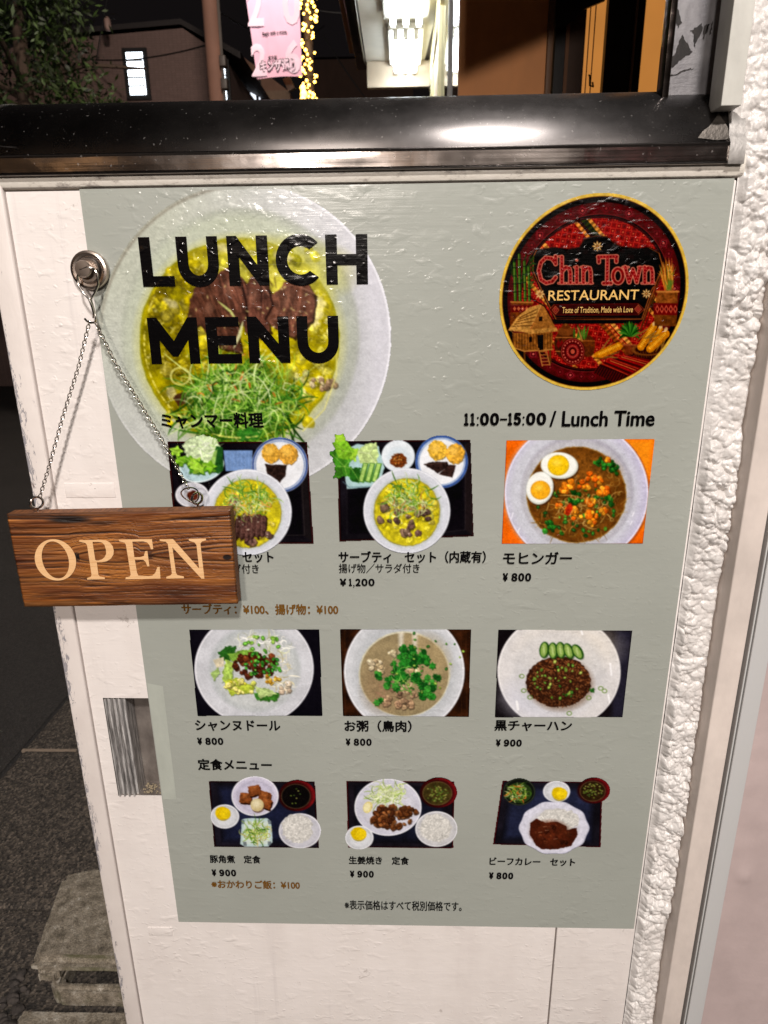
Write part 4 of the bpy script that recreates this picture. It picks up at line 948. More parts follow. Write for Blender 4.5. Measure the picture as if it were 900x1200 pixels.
    for k in range(24): x0 = 185 + g.uniform(-8, 8); y0 = g.uniform(270, 430); sh.line(z(x0, y0, x0 + g.uniform(8, 22), y0 - g.uniform(-6, 22)), 1.3, (58, 92, 42), .9, taper=True)
    sh.poly(z(104, 480, 196, 482, 192, 560, 150, 590, 98, 585), (120, 72, 34), tex=(.3, 3, 1)); sh.poly(z(104, 495, 194, 497, 192, 525, 105, 525), (110, 26, 30)); sh.line(z(104, 482, 196, 484), 2, (180, 126, 66))
    for k in range(5): sh.poly(z(112 + k * 17, 510, 119 + k * 17, 500, 126 + k * 17, 510, 119 + k * 17, 521), (196, 120, 80))
    # stilt hut with thatch
    for x in (120, 160, 268): sh.line(z(x, 680, x + 2, 738), 2.4, (110, 76, 40))
    sh.poly(z(110, 612, 280, 610, 278, 682, 250, 690, 160, 688, 112, 672), (148, 104, 50), tex=(.3, 3, 2))
    for k in range(14): sh.line(z(114 + k * 12, 615, 114 + k * 12, 682), .7, (84, 54, 26), .8)
    sh.line(z(108, 672, 160, 690, 280, 682), 1.6, (186, 140, 76)); sh.poly(z(215, 622, 240, 620, 240, 684, 218, 686), (28, 16, 12)); sh.poly(z(180, 630, 192, 628, 192, 650, 180, 652), (34, 20, 14))
    sh.poly(z(90, 602, 130, 545, 180, 505, 238, 488, 205, 560, 176, 612), (196, 156, 84), tex=(.3, 2.5, 3)); sh.poly(z(238, 488, 300, 605, 176, 614, 205, 560), (160, 116, 58), tex=(.25, 2.5, 4))
    for k in range(5): f = k / 5; sh.line(z(130 - 34 * f + 10, 548 + 46 * f, 218 - 30 * f, 510 + 88 * f), 1.0, (104, 72, 34), .9)
    for k in range(16): sh.line(z(100 + k * 8, 600 - k * 6, 112 + k * 7, 612 - k * 7), .7, (226, 190, 116), .7)
    sh.poly(z(176, 598, 296, 590, 302, 606, 176, 618), (190, 148, 78), tex=(.3, 2, 5)); sh.line(z(185, 465, 245, 500, 290, 575), 1.4, (60, 36, 20)); sh.poly(z(222, 545, 236, 543, 236, 562, 222, 563), (40, 24, 14))
    sh.line(z(220, 678, 236, 752), 1.4, (176, 130, 70)); sh.line(z(250, 676, 268, 748), 1.4, (176, 130, 70))
    for k in range(5): sh.line(z(224 + k * 3, 692 + k * 14, 254 + k * 3, 690 + k * 14), 1.2, (170, 124, 66))
    # jar, shield and leafy pots
    sh.ell(*z(335, 660)[0], 13.5, 17.5, (92, 56, 30), tex=(.35, 3, 2)); sh.ell(*z(334, 605)[0], 9.5, 5.5, (130, 84, 44)); sh.ell(*z(335, 585)[0], 5, 3, (110, 66, 34)); sh.ell(*z(335, 578)[0], 1.4, 1.6, (150, 100, 52))
    for k in range(6): sh.poly(z(296 + k * 14, 660, 304 + k * 14, 640, 312 + k * 14, 660, 304 + k * 14, 680), (128, 30, 30)); 
    sh.line(z(292, 632, 378, 632), .9, (196, 140, 80)); sh.line(z(292, 690, 378, 692), .9, (196, 140, 80))
    sh.ell(*z(428, 668)[0], 8.5, 13, (104, 62, 32), tex=(.3, 3, 6)); sh.line(z(398, 646, 456, 646), 1.6, (150, 96, 50))
    for k in range(9): x0 = g.uniform(368, 430); sh.line(z(x0, 640, x0 + g.uniform(-16, 16), 575 + g.uniform(0, 26)), 2.2, ((70, 116, 46), (96, 146, 58))[k % 2], taper=True)
    sh.line(z(385, 590, 405, 646), 1.6, (176, 130, 76))
    x, y = z(364, 691)[0]
    for rr, cc in ((14.2, (60, 14, 18)), (13.6, (170, 96, 76)), (12.8, (112, 22, 30)), (9, (60, 12, 20)), (8.2, (140, 44, 46)), (4, (50, 10, 16)), (2.6, (190, 100, 76))): sh.ell(x, y, rr, rr * 1.12, cc)
    for k in range(20): a = k * math.pi / 10; sh.ell(x + 11 * math.cos(a), y + 12.2 * math.sin(a), .9, .9, (206, 140, 110)); sh.ell(x + 6 * math.cos(a), y + 6.6 * math.sin(a), .6, .6, (210, 130, 100))
    # pineapple plant
    for k in range(15):
        a = math.pi * (k / 14) ; l = 44 + 10 * math.sin(a); sh.line(z(603, 628, 603 + l * .55 * math.cos(a), 628 - l * .7 * math.sin(a) - 6, 603 + l * math.cos(a), 622 - l * 1.1 * math.sin(a) + (14 if k in (0, 14) else 0)), 3.0, ((52, 112, 44), (84, 150, 60), (36, 84, 36))[k % 3], taper=True)
    sh.poly(z(578, 662, 626, 662, 618, 704, 586, 704), (120, 66, 40), tex=(.25, 3, 2)); sh.line(z(575, 663, 628, 663), 1.8, (160, 96, 60))
    # maize
    def cob(x0, y0, x1, y1, wd, husk):
        (ax, ay), (bx, by) = z(x0, y0, x1, y1)
        for k in range(5): t_ = (k - 2) * .12; sh.line([(ax, ay), ((ax + bx) / 2 + (by - ay) * t_, (ay + by) / 2 - (bx - ax) * t_), (ax + (bx - ax) * .9 + (by - ay) * t_ * 2, ay + (by - ay) * .9 - (bx - ax) * t_ * 2)], 2.2, (150, 120, 60), .9, taper=True)
        sh.line([(ax + (bx - ax) * .1, ay + (by - ay) * .1), (bx, by)], wd, (206, 142, 30), tex=(.25, 1.2, 3)); sh.line([(ax + (bx - ax) * .15, ay + (by - ay) * .15 - 1), (bx, by - 1)], wd * .35, (244, 196, 72), .8)
        n_ = 13
        for k in range(n_): f = .15 + .85 * k / n_; x, y = ax + (bx - ax) * f, ay + (by - ay) * f; L = math.hypot(bx - ax, by - ay); nx, ny = -(by - ay) / L, (bx - ax) / L; sh.line([(x - nx * wd * .45, y - ny * wd * .45), (x + nx * wd * .45, y + ny * wd * .45)], .6, (150, 94, 16), .55)
    cob(460, 712, 558, 668, 9, 1); sh.line(z(455, 718, 500, 722, 560, 690), 1.6, (110, 84, 44), .9)
    sh.ell(*z(690, 690)[0], 20, 9.6, (66, 38, 22), -.05, tex=(.4, 2, 3)); sh.ring(*z(690, 680)[0], 19.6, 7.0, 1.6, (130, 86, 46), -.05)
    cob(712, 575, 652, 672, 8.5, 1); cob(738, 590, 700, 660, 6.5, 1); cob(765, 610, 690, 680, 9, 1)
    for (xx, yy) in ((708, 573), (735, 587), (757, 598)): sh.ell(*z(xx, yy)[0], 2, 3, (214, 190, 130), .5)
    for k in range(12): sh.line(z(628 + k * 11, 690, 634 + k * 10.4, 716), .7, (120, 80, 44), .8)
    # folded cloth
    P = z(480, 745, 590, 705, 700, 728, 605, 800, 570, 838, 450, 780); sh.poly(P, (118, 20, 28)); sh.poly(z(450, 780, 480, 745, 600, 790, 572, 838), (60, 12, 16)); 
    for k in range(9): f = k / 9; sh.line(z(488 + 105 * f, 742 - 36 * f, 598 + 96 * f, 790 - 60 * f), 1.1, ((206, 96, 60), (40, 14, 18), (196, 40, 44), (214, 150, 80))[k % 4], .85)
    for k in range(12): f = k / 12; sh.line(z(452 + 118 * f, 782 + 52 * f, 470 + 122 * f, 752 + 40 * f), .8, (150, 40, 40), .6)
    # rice sheaf basket on the right with poles
    sh.line(z(735, 375, 650, 600), 2.0, (104, 62, 34)); sh.line(z(726, 372, 660, 560), 1.4, (140, 90, 50)); sh.line(z(718, 440, 668, 590), 1.2, (90, 52, 28))
    for k in range(34):
        x0 = g.uniform(752, 790); t_ = g.uniform(-1, 1); sh.line(z(x0, 432, x0 + t_ * 18, 370, x0 + t_ * 36, 280 + abs(t_) * 50 + g.uniform(0, 40)), 1.2, ((206, 146, 56), (228, 178, 84), (120, 130, 50), (176, 110, 40))[k % 4], .9, taper=True)
    for k in range(10): x0 = g.uniform(755, 785); sh.line(z(x0, 434, x0 + g.uniform(-20, 24), 390), 1.3, (110, 140, 60), .9, taper=True)
    sh.poly(z(722, 436, 808, 436, 806, 520, 800, 585, 710, 582, 705, 530), (138, 90, 44), tex=(.35, 3, 8)); sh.line(z(720, 438, 810, 438), 2.4, (190, 136, 72)); sh.poly(z(704, 486, 806, 488, 804, 538, 706, 536), (116, 26, 32))
    for k in range(5): sh.poly(z(712 + k * 19, 512, 721 + k * 19, 494, 730 + k * 19, 512, 721 + k * 19, 530), (206, 116, 84)); sh.poly(z(716 + k * 19, 512, 721 + k * 19, 502, 726 + k * 19, 512, 721 + k * 19, 522), (96, 18, 26))
    for k in range(20): sh.line(z(712 + k * 4.6, 540, 714 + k * 4.4, 582), .6, (90, 56, 28), .8)
    sh.rgb = np.clip((96 + (sh.rgb - 110) * 1.10) * (.90, .84, .86), 0, 255)
    # keep the round outline
    sh.a[:] = np.clip((1 - r) / px + .5, 0, 1)
    m = np.clip((r - .971) / px + .5, 0, 1); sh.put((slice(None), slice(None)), m, np.array((206, 172, 70), float), tex=(.10, 8, 3), grow=False)
    o = sh.build('emblem', parent, 'round red and gold printed emblem with woven patterns')
    text('lettering', 'RESTAURANT', 570 + 262 / 3.6, 570 + 642 / 3.6, 220 + 432 / 3.6, 220 + 474 / 3.6, M_GOLDINK, o, .012)
    text('lettering', 'Taste of Tradition, Made with Love', 570 + 320 / 3.6, 570 + 618 / 3.6, 220 + 502 / 3.6, 220 + 531 / 3.6, M_GOLDINK, o, .0)
    return o
def arc_pts(z, cx, cy, rx, ry, n=22):
    return [z(cx + rx * math.cos(a), cy + ry * math.sin(a))[0] for a in np.linspace(0, 2 * math.pi, n)]

WIDE = {ord(a): ord(a) + 0xFEE0 for a in '0123456789:,'}; WIDE[ord('¥')] = 0xFFE5; WIDE[ord('-')] = 0x2013
# ------------------------------------------------------------------ the poster
PX0, PX1, PZ0, PZ1 = .0003, .5937, .6238, 1.5002
def make_poster():
    root = empty('menu_poster', ((PX0 + PX1) / 2, 0, PZ0), 'grey green lunch menu poster with nine printed dishes pasted on the white boards', 'poster')
    nx, nz = 60, 88
    xs, zs = np.linspace(PX0, PX1, nx), np.linspace(PZ1, PZ0, nz); X, Zg = np.meshgrid(xs, zs)
    Y = -.0006 + 0 * X
    grid_mesh('sheet', X, Y, Zg, M_POSTER, root)
    a_, b_ = atY(175.5, 800), atY(200, 800); c_ = atY(190, 936)
    MB().quad((.0015, -.0009, a_[2]), (.0195, -.0009, a_[2] - .004), (.0185, -.0009, c_[2]), (.0015, -.0009, c_[2])).build('film_overlap', paint('film_overlap', (174, 178, 168), .25, 40, .0004, .03), root)
    hero_bowl(root)
    dish_set_meat(root); dish_set_offal(root); dish_curry_noodle(root)
    dish_shan_noodle(root); dish_congee(root); dish_black_rice(root)
    dish_pork_set(root); dish_ginger_set(root); dish_curry_set(root)
    emblem(root)
    heading(root, 'LUNCH', [(161.3, 278, 205.2, 332), (205, 278, 254, 278), (264.7, 276, 316, 332), (323, 305, 373.5, 318), (380.8, 275, 431.3, 332)], 276, 334.5, 'black capital lettering LUNCH')
    heading(root, 'MENU', [(171.7, 372, 235, 424), (239.8, 371.5, 284, 424), (288.7, 371, 340.5, 424), (347, 371, 396.2, 371)], 371, 425.5, 'black capital lettering MENU')
    T = lambda body, u0, u1, v0, v1, bold=.016, mat=M_BLACK, name='caption': text(name, body.translate(WIDE) if name in ('price', 'opening_hours') and '/' not in body else body, u0, u1, v0, v1, mat, root, bold, space=.60 if name in ('price', 'opening_hours') and '/' not in body else 1.0)
    T('ミャンマー料理', 189, 308, 484, 501.5, .036)
    glyph_row('opening_hours', [('1', 543.6, 549.4), ('1', 550.8, 556.8), (':', 558.8, 561.2, 488.2, 498.9), ('0', 562.4, 573.2), ('0', 574.2, 585), ('-', 586, 594.4, 490.4, 492.6), ('1', 595, 600.6), ('5', 601.8, 610.8), (':', 612.4, 614.8, 488, 498.7), ('0', 616.4, 627.6), ('0', 628.8, 640.2)], 483.6, 498.8, M_BLACK, root, .075)
    T('/ Lunch Time', 645, 767, 481.5, 499.3, .034, name='opening_hours')
    P = dict(name='price', bold=.06)
    T('サーブティ　セット', 208, 320, 646, 659, .032); T('揚げ物／サラダ付き', 208, 303, 661, 672, .010)
    T('サーブティ　セット（内蔵有）', 397, 569, 646, 659.5, .032); T('揚げ物／サラダ付き', 397, 491.5, 660.5, 671.5, .010); glyph_row('price', [('¥', 398, 406), ('1', 408.6, 412.4), (',', 413.4, 415.4, 685.4, 688.8), ('2', 416.4, 422.6), ('0', 423.4, 430.8), ('0', 431.6, 439)], 678, 687, M_BLACK, root, .07)
    T('モヒンガー', 590, 670, 647, 661, .032); price('¥800', 589, 623, 671.5, 681.5, root)
    T('サーブティ：¥100、揚げ物：¥100', 213, 396, 708, 720, .030, M_BROWNINK)
    T('シャンヌドール', 229, 328, 844.5, 856.5, .032); price('¥800', 231, 262, 864.5, 873, root)
    T('お粥（鳥肉）', 404, 482, 844.5, 857.5, .032); price('¥800', 405, 436, 865.5, 874, root)
    T('黒チャーハン', 580, 670, 844.5, 856.5, .032); price('¥900', 581, 612, 866.5, 875, root)
    T('定食メニュー', 232, 318, 890, 902.5, .034)
    T('豚角煮　定食', 246, 305, 1002.5, 1011.5, .028); price('¥900', 248, 277, 1019, 1027, root)
    T('※おかわりご飯：¥100', 248, 351, 1032, 1041.5, .030, M_BROWNINK)
    T('生姜焼き　定食', 409, 479, 1004, 1013, .028); price('¥900', 410, 438.5, 1020.5, 1028.5, root)
    T('ビーフカレー　セット', 574, 674, 1005.5, 1014.5, .028); price('¥800', 573, 602, 1022.5, 1030.5, root)
    T('※表示価格はすべて税別価格です。', 404, 541, 1056, 1067, .012)
    return root

# ------------------------------------------------------------------ OPEN board, chain and hook
BF, BB = -.030, -.014      # front and back of the board
def make_board():
    tl, tr, br, bl = [atY(u, v, BF) for u, v in ((6.5, 603), (269.5, 597), (278.5, 708.5), (28, 711.5))]
    zt, zb = (tl[2] + tr[2]) / 2, (bl[2] + br[2]) / 2; x0, x1 = (tl[0] + bl[0]) / 2, (tr[0] + br[0]) / 2
    skew = ((tl[2] - tr[2]) + (bl[2] - br[2])) / 2 / (x1 - x0)
    root = empty('open_sign', ((x0 + x1) / 2, (BF + BB) / 2, zb), 'charred brown cedar board reading OPEN in pale letters, hanging on a chain', 'sign')
    NX, NZ = 460, 200
    xs, zs = np.linspace(x0, x1, NX), np.linspace(zt, zb, NZ); X, Zg = np.meshgrid(xs, zs)
    U = (X - x0) / (x1 - x0); V = (zt - Zg) / (zt - zb)
    # grain runs along x and sweeps round the knots
    asp = (x1 - x0) / (zt - zb)
    def knot(V, uk, vk, amp, lx, lv):
        du = U - uk; s = np.exp(-(du / lx) ** 2); return amp * s * np.tanh((V - vk) / lv) * np.exp(-((V - vk) / .22) ** 2)
    G = V + .02 * (fbm(U * 2.2, V * 3, 5) - .5) + .025 * np.sin(U * 2.6 + .8) * (V - .5)
    eye1 = np.abs(V - .44 + .10 * (U - .24) * 0) - .14 * np.clip((U - .27) * 3.2, 0, 1) ** .6 * np.clip((.60 - U) * 9, 0, 1) ** .5
    warp = .11 * np.clip((U - .27) * 3.0, 0, 1) ** .6 * np.clip((.58 - U) * 10, 0, 1) ** .5
    warp2 = .09 * np.clip((U - .63) * 3.2, 0, 1) ** .55
    G = G - (warp + warp2) * np.tanh((V - .45) / .05) * np.exp(-((V - .45) / .25) ** 2)
    jit = .012 * (fbm(U * 9, V * 20, 31) - .5)
    n1 = vnoise((G + jit) * 21, U * .7, 3); n2 = vnoise((G + jit) * 47, U * 1.3, 4); n3 = vnoise(G * 130, U * 5, 6); n4 = vnoise(G * 260, U * 14, 7)
    ridge = lambda n, w_: np.clip(1 - np.abs(n - .52) / w_, 0, 1)
    thick = np.clip(1.25 - V * 1.5, .35, 1)
    late = np.clip(ridge(n1, .075) * 1.05 * thick + ridge(n2, .055) * .62 + np.clip((n1 - .70) * 3.4, 0, .65) * thick + ridge(n3, .06) * .22, 0, 1)
    fine = (n3 - .5) * .8 + (n4 - .5) * .6
    base = np.array((116, 66, 29.0)); dark = np.array((38, 18, 9.0)); lightc = np.array((172, 108, 48.0))
    tone = fbm(U * 2.5, G * 6, 11)
    c = base + (lightc - base) * np.clip((tone - .45) * 2.6 + .5 * np.clip(n1 - .5, -.3, .3), -1, 1)[..., None] + fine[..., None] * 44
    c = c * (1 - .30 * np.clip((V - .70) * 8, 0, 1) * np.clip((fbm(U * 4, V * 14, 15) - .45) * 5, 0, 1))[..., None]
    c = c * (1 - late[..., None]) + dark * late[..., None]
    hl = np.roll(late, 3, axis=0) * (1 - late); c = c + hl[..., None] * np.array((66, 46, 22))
    # knots and scorch marks
    def spot(uk, vk, ru, rv, s):
        d = np.sqrt(((U - uk) / ru) ** 2 + ((V - vk) / rv) ** 2); return np.clip((1 - d) * s, 0, 1)
    tri = np.clip((1 - np.abs(V - .455) / np.clip((U - .245) * 1.2, .001, .05)) * 3, 0, 1) * (U > .245) * (U < .30)
    for m_, cc in ((tri, (14, 8, 6)), (spot(.262, .455, .02, .04, 1.2) * .6, (30, 16, 10)), (spot(.970, .49, .022, .032, 4), (26, 14, 9)), (spot(.28, .07, .12, .045, 1.8), (22, 12, 8)), (spot(.62, .46, .03, .05, 1.5) * .8, (40, 20, 10)), (spot(.42, .11, .10, .03, 1.2) * .7, (34, 18, 10))):
        c = c * (1 - m_[..., None]) + np.array(cc, float) * m_[..., None]
    for sgn in (1, -1):     # curved dark seams round the two eyes
        for (ua, ub, h) in ((.285, .60, .085), (.63, 1.0, .075)):
            t_ = np.clip((U - ua) / (ub - ua), 0, 1); vv = .455 + sgn * h * np.sqrt(np.clip(t_ * (1 if ua > .6 else (1.25 - t_) * 1.6), 0, 2))
            m_ = np.exp(-((V - vv) / .008) ** 2) * ((U > ua) & (U < ub)); c = c * (1 - .75 * m_[..., None]) + np.array((34, 17, 9)) * .75 * m_[..., None]
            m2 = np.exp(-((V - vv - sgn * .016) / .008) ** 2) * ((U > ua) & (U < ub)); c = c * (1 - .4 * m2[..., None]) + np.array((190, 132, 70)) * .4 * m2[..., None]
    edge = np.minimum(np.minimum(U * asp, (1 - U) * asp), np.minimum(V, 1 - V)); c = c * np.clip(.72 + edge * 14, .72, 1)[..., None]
    depth = .0009 * late + .0003 * fine + .0006 * (tone - .5) + .0012 * np.clip(1 - edge * 45, 0, 1) ** 2
    wav = .0007 * (fbm(V * 30, V * 0, 9) - .5)
    Xd = X + np.where((U < 1e-6) | (U > 1 - 1e-6), wav * 1.5, 0)
    Zs = Zg - skew * (X - x0) + skew * (x1 - x0) / 2
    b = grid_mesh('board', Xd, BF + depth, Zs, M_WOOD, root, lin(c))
    # body behind the face
    off = lambda x: -skew * (x - x0) + skew * (x1 - x0) / 2
    m = MB(); e = .0004; f0 = BF + .0013
    P = lambda x, z, y: (x, y, z + off(x))
    q = [P(x0 + e, zt - e, f0), P(x1 - e, zt - e, f0), P(x1 - e, zb + e, f0), P(x0 + e, zb + e, f0)]; r = [(a, BB, c_) for a, _, c_ in q]
    m.add(q + r, [(0, 1, 5, 4), (1, 2, 6, 5), (2, 3, 7, 6), (3, 0, 4, 7), (4, 5, 6, 7)])
    body = m.build('board_edge', M_WOODEND, root)
    # letters, flush with the worn face
    za = Z(30, 620, 7.5); zc = Z(130, 620, 7.5); yl = BF - .0005
    to = lambda zf: (lambda a, b: tuple(atY(*zf(a, b)[0], yl)))
    O1 = [(262 + 181 * math.cos(t_) + 34 * math.sin(t_) * .55, 271 + 182 * math.sin(t_)) for t_ in np.linspace(0, 6.2832, 49)[:-1]]
    O2 = [(262 + 117 * math.cos(t_) + 30 * math.sin(t_) * .9, 271 + 163 * math.sin(t_)) for t_ in np.linspace(0, 6.2832, 49)[:-1]]
    Pl = [[(470, 97), (660, 94)] + [(705, 98), (740, 118), (765, 150), (775, 190), (772, 222), (752, 258), (715, 282), (670, 292), (626, 292)] + [(640, 400), (652, 416), (696, 424), (697, 441), (541, 444), (540, 430), (572, 420), (580, 404), (540, 140), (525, 122), (474, 112)],
          [(588, 112), (640, 112), (672, 118), (694, 140), (706, 180), (708, 215), (696, 245), (672, 266), (640, 276), (622, 276), (612, 270)]]
    E_ = [[(68, 92), (360, 88), (372, 176), (352, 178), (338, 140), (318, 118), (285, 108), (188, 110), (206, 248), (262, 246), (290, 236), (300, 196), (320, 192), (338, 328), (320, 328), (306, 290), (284, 270), (210, 268), (230, 385), (240, 408), (330, 414), (365, 408), (390, 385), (408, 334), (428, 332), (436, 436), (128, 441), (130, 424), (165, 416), (174, 400), (132, 140), (120, 120), (72, 106)]]
    N_ = [[(428, 90), (545, 87), (775, 346), (752, 140), (735, 118), (686, 102), (684, 86), (834, 83), (836, 98), (800, 110), (786, 128), (822, 436), (796, 436), (540, 160), (572, 385), (584, 404), (640, 416), (642, 432), (488, 436), (486, 420), (522, 408), (536, 392), (500, 130), (482, 112), (430, 104)]]
    for loops, zf in (([O1, O2], za), (Pl, za), (E_, zc), (N_, zc)):
        v, f = fill_loops(loops, to(zf)); mm = MB(); n = len(v)
        mm.add(v, f); mm.build('letter', M_PALEWOOD, root, fix=False)
    # screw eyes on the top edge
    ye = (BF + BB) / 2
    for (u, v, rr) in ((43, 589, .0060), (231, 584, .0056)):
        c0 = atY(u, v, ye); m = MB()
        m.tube([(c0[0] + rr * math.cos(a) * .72, ye + rr * math.cos(a) * .7, c0[2] + rr * math.sin(a)) for a in np.linspace(0, 6.2832, 25)[:-1]], .0013, 8, True)
        m.tube([(c0[0], ye, c0[2] - rr), (c0[0], ye, c0[2] - rr - .004), (c0[0], ye, zt + off(c0[0]) - .004)], .0013, 8)
        m.lathe_z = None
        m.build('screw_eye', M_CHROME, root)
    return root

HY = -.016
def make_hook():
    c = atY(104.5, 316.5, -.006); c[1] = 0
    root = empty('magnet_hook', (c[0], -.001, c[2]), 'round nickel magnet hook on the white board at the poster edge', 'hook')
    R = .0176
    prof = [(R * .97, -.0008), (R, -.002), (R, -.0062), (R * .97, -.0075), (R * .86, -.0079), (R * .84, -.0072), (R * .72, -.0070), (R * .68, -.0080), (R * .60, -.0092), (R * .56, -.0092), (0.0001, -.0092)]
    MB().lathe_y((c[0], 0, c[2]), prof, 56).build('base_disc', M_HOOK, root)
    prof = [(R * .40, -.0090), (R * .40, -.0130), (R * .44, -.0132), (R * .44, -.0152), (R * .40, -.0162), (0.0001, -.0164)]
    MB().lathe_y((c[0] - .0016, 0, c[2] + .0006), prof, 40).build('swivel_stud', M_HOOK, root)
    z = Z(70, 280, 5); y = -.0145; m = MB()
    pt = lambda a, b, yy: tuple(atY(*z(a, b)[0], yy))
    m.tube([pt(112, 200, y), pt(103, 225, y), pt(112, 275, y), pt(140, 318, y - .001), pt(172, 352, y - .001), pt(190, 400, y - .001), pt(200, 440, y - .001), pt(198, 465, y - .002)], .0011, 8)
    m.tube([pt(208, 185, y), pt(220, 205, y), pt(226, 268, y), pt(205, 318, y), pt(183, 352, y + .001), pt(196, 400, y + .001), pt(206, 440, y), pt(212, 470, y - .002), pt(205, 490, y - .005), pt(180, 492, y - .008), pt(160, 482, y - .008), pt(147, 468, y - .007)], .0011, 8)
    m.tube([pt(112, 200, y), pt(120, 180, y - .001), pt(160, 165, y - .001), pt(200, 172, y - .001), pt(208, 185, y)], .0010, 8)
    m.build('wire_hook', M_CHROME, root)
    return root
def chain_link_mesh():
    m = MB(); a, b, r = .00235, .00165, .00052
    m.tube([(a * math.cos(t_), b * math.sin(t_), .0002 * math.sin(2 * t_)) for t_ in np.linspace(0, 6.2832, 15)[:-1]], r, 6, True)
    o = m.build('chain_link', M_CHROME); return o
def make_chain():
    top = atY(110, 376, HY)
    root = empty('sign_chain', tuple(top), 'thin silver curb chain hanging in an inverted V from the magnet hook', 'chain')
    proto = chain_link_mesh(); first = True; o0 = Vector(top)
    ye = (BF + BB) / 2
    ends = [([atY(105, 376, HY - .002), atY(92, 430, HY), atY(74, 487, HY - .002), atY(58, 545, HY - .003), atY(46.5, 583, ye - .002)], 45), ([atY(112, 378, HY - .001), atY(135, 425, HY), atY(160, 466, HY), atY(188, 512, HY), atY(212, 556, HY - .001), atY(221, 573, ye - .001)], 45)]
    for pts, n in ends:
        P = np.array(pts); L = np.r_[0, np.cumsum(np.linalg.norm(np.diff(P, axis=0), axis=1))]
        n = int(L[-1] / .0039)
        for k in range(n):
            s = (k + .5) / n * L[-1]; p = np.array([np.interp(s, L, P[:, i]) for i in range(3)]); q = np.array([np.interp(min(s + .004, L[-1]), L, P[:, i]) - np.interp(max(s - .004, 0), L, P[:, i]) for i in range(3)])
            t_ = Vector(q).normalized(); side = t_.cross(Vector((0, 1, 0))).normalized(); up = side.cross(t_)
            ang = math.radians(50 if k % 2 else -40) ; s2 = side * math.cos(ang) + up * math.sin(ang); u2 = t_.cross(s2)
            o = proto if first else proto.copy()
            if not first: COL.objects.link(o)
            first = False; o.parent = root
            o.matrix_local = Matrix.Translation(Vector(p) - o0) @ Matrix((t_, s2, u2)).transposed().to_4x4()
    # split ring joining the chain to the right screw eye
    m = MB(); c0 = atY(223, 580, ye - .002); rr = .0088
    m.tube([(c0[0] + rr * math.cos(a), c0[1] + .0025 * math.sin(a * 2) - .003 * math.sin(a), c0[2] + rr * .95 * math.sin(a)) for a in np.linspace(0, 6.2832, 33)[:-1]], .0008, 8, True)
    m.build('split_ring', M_CHROME, root)
    return root

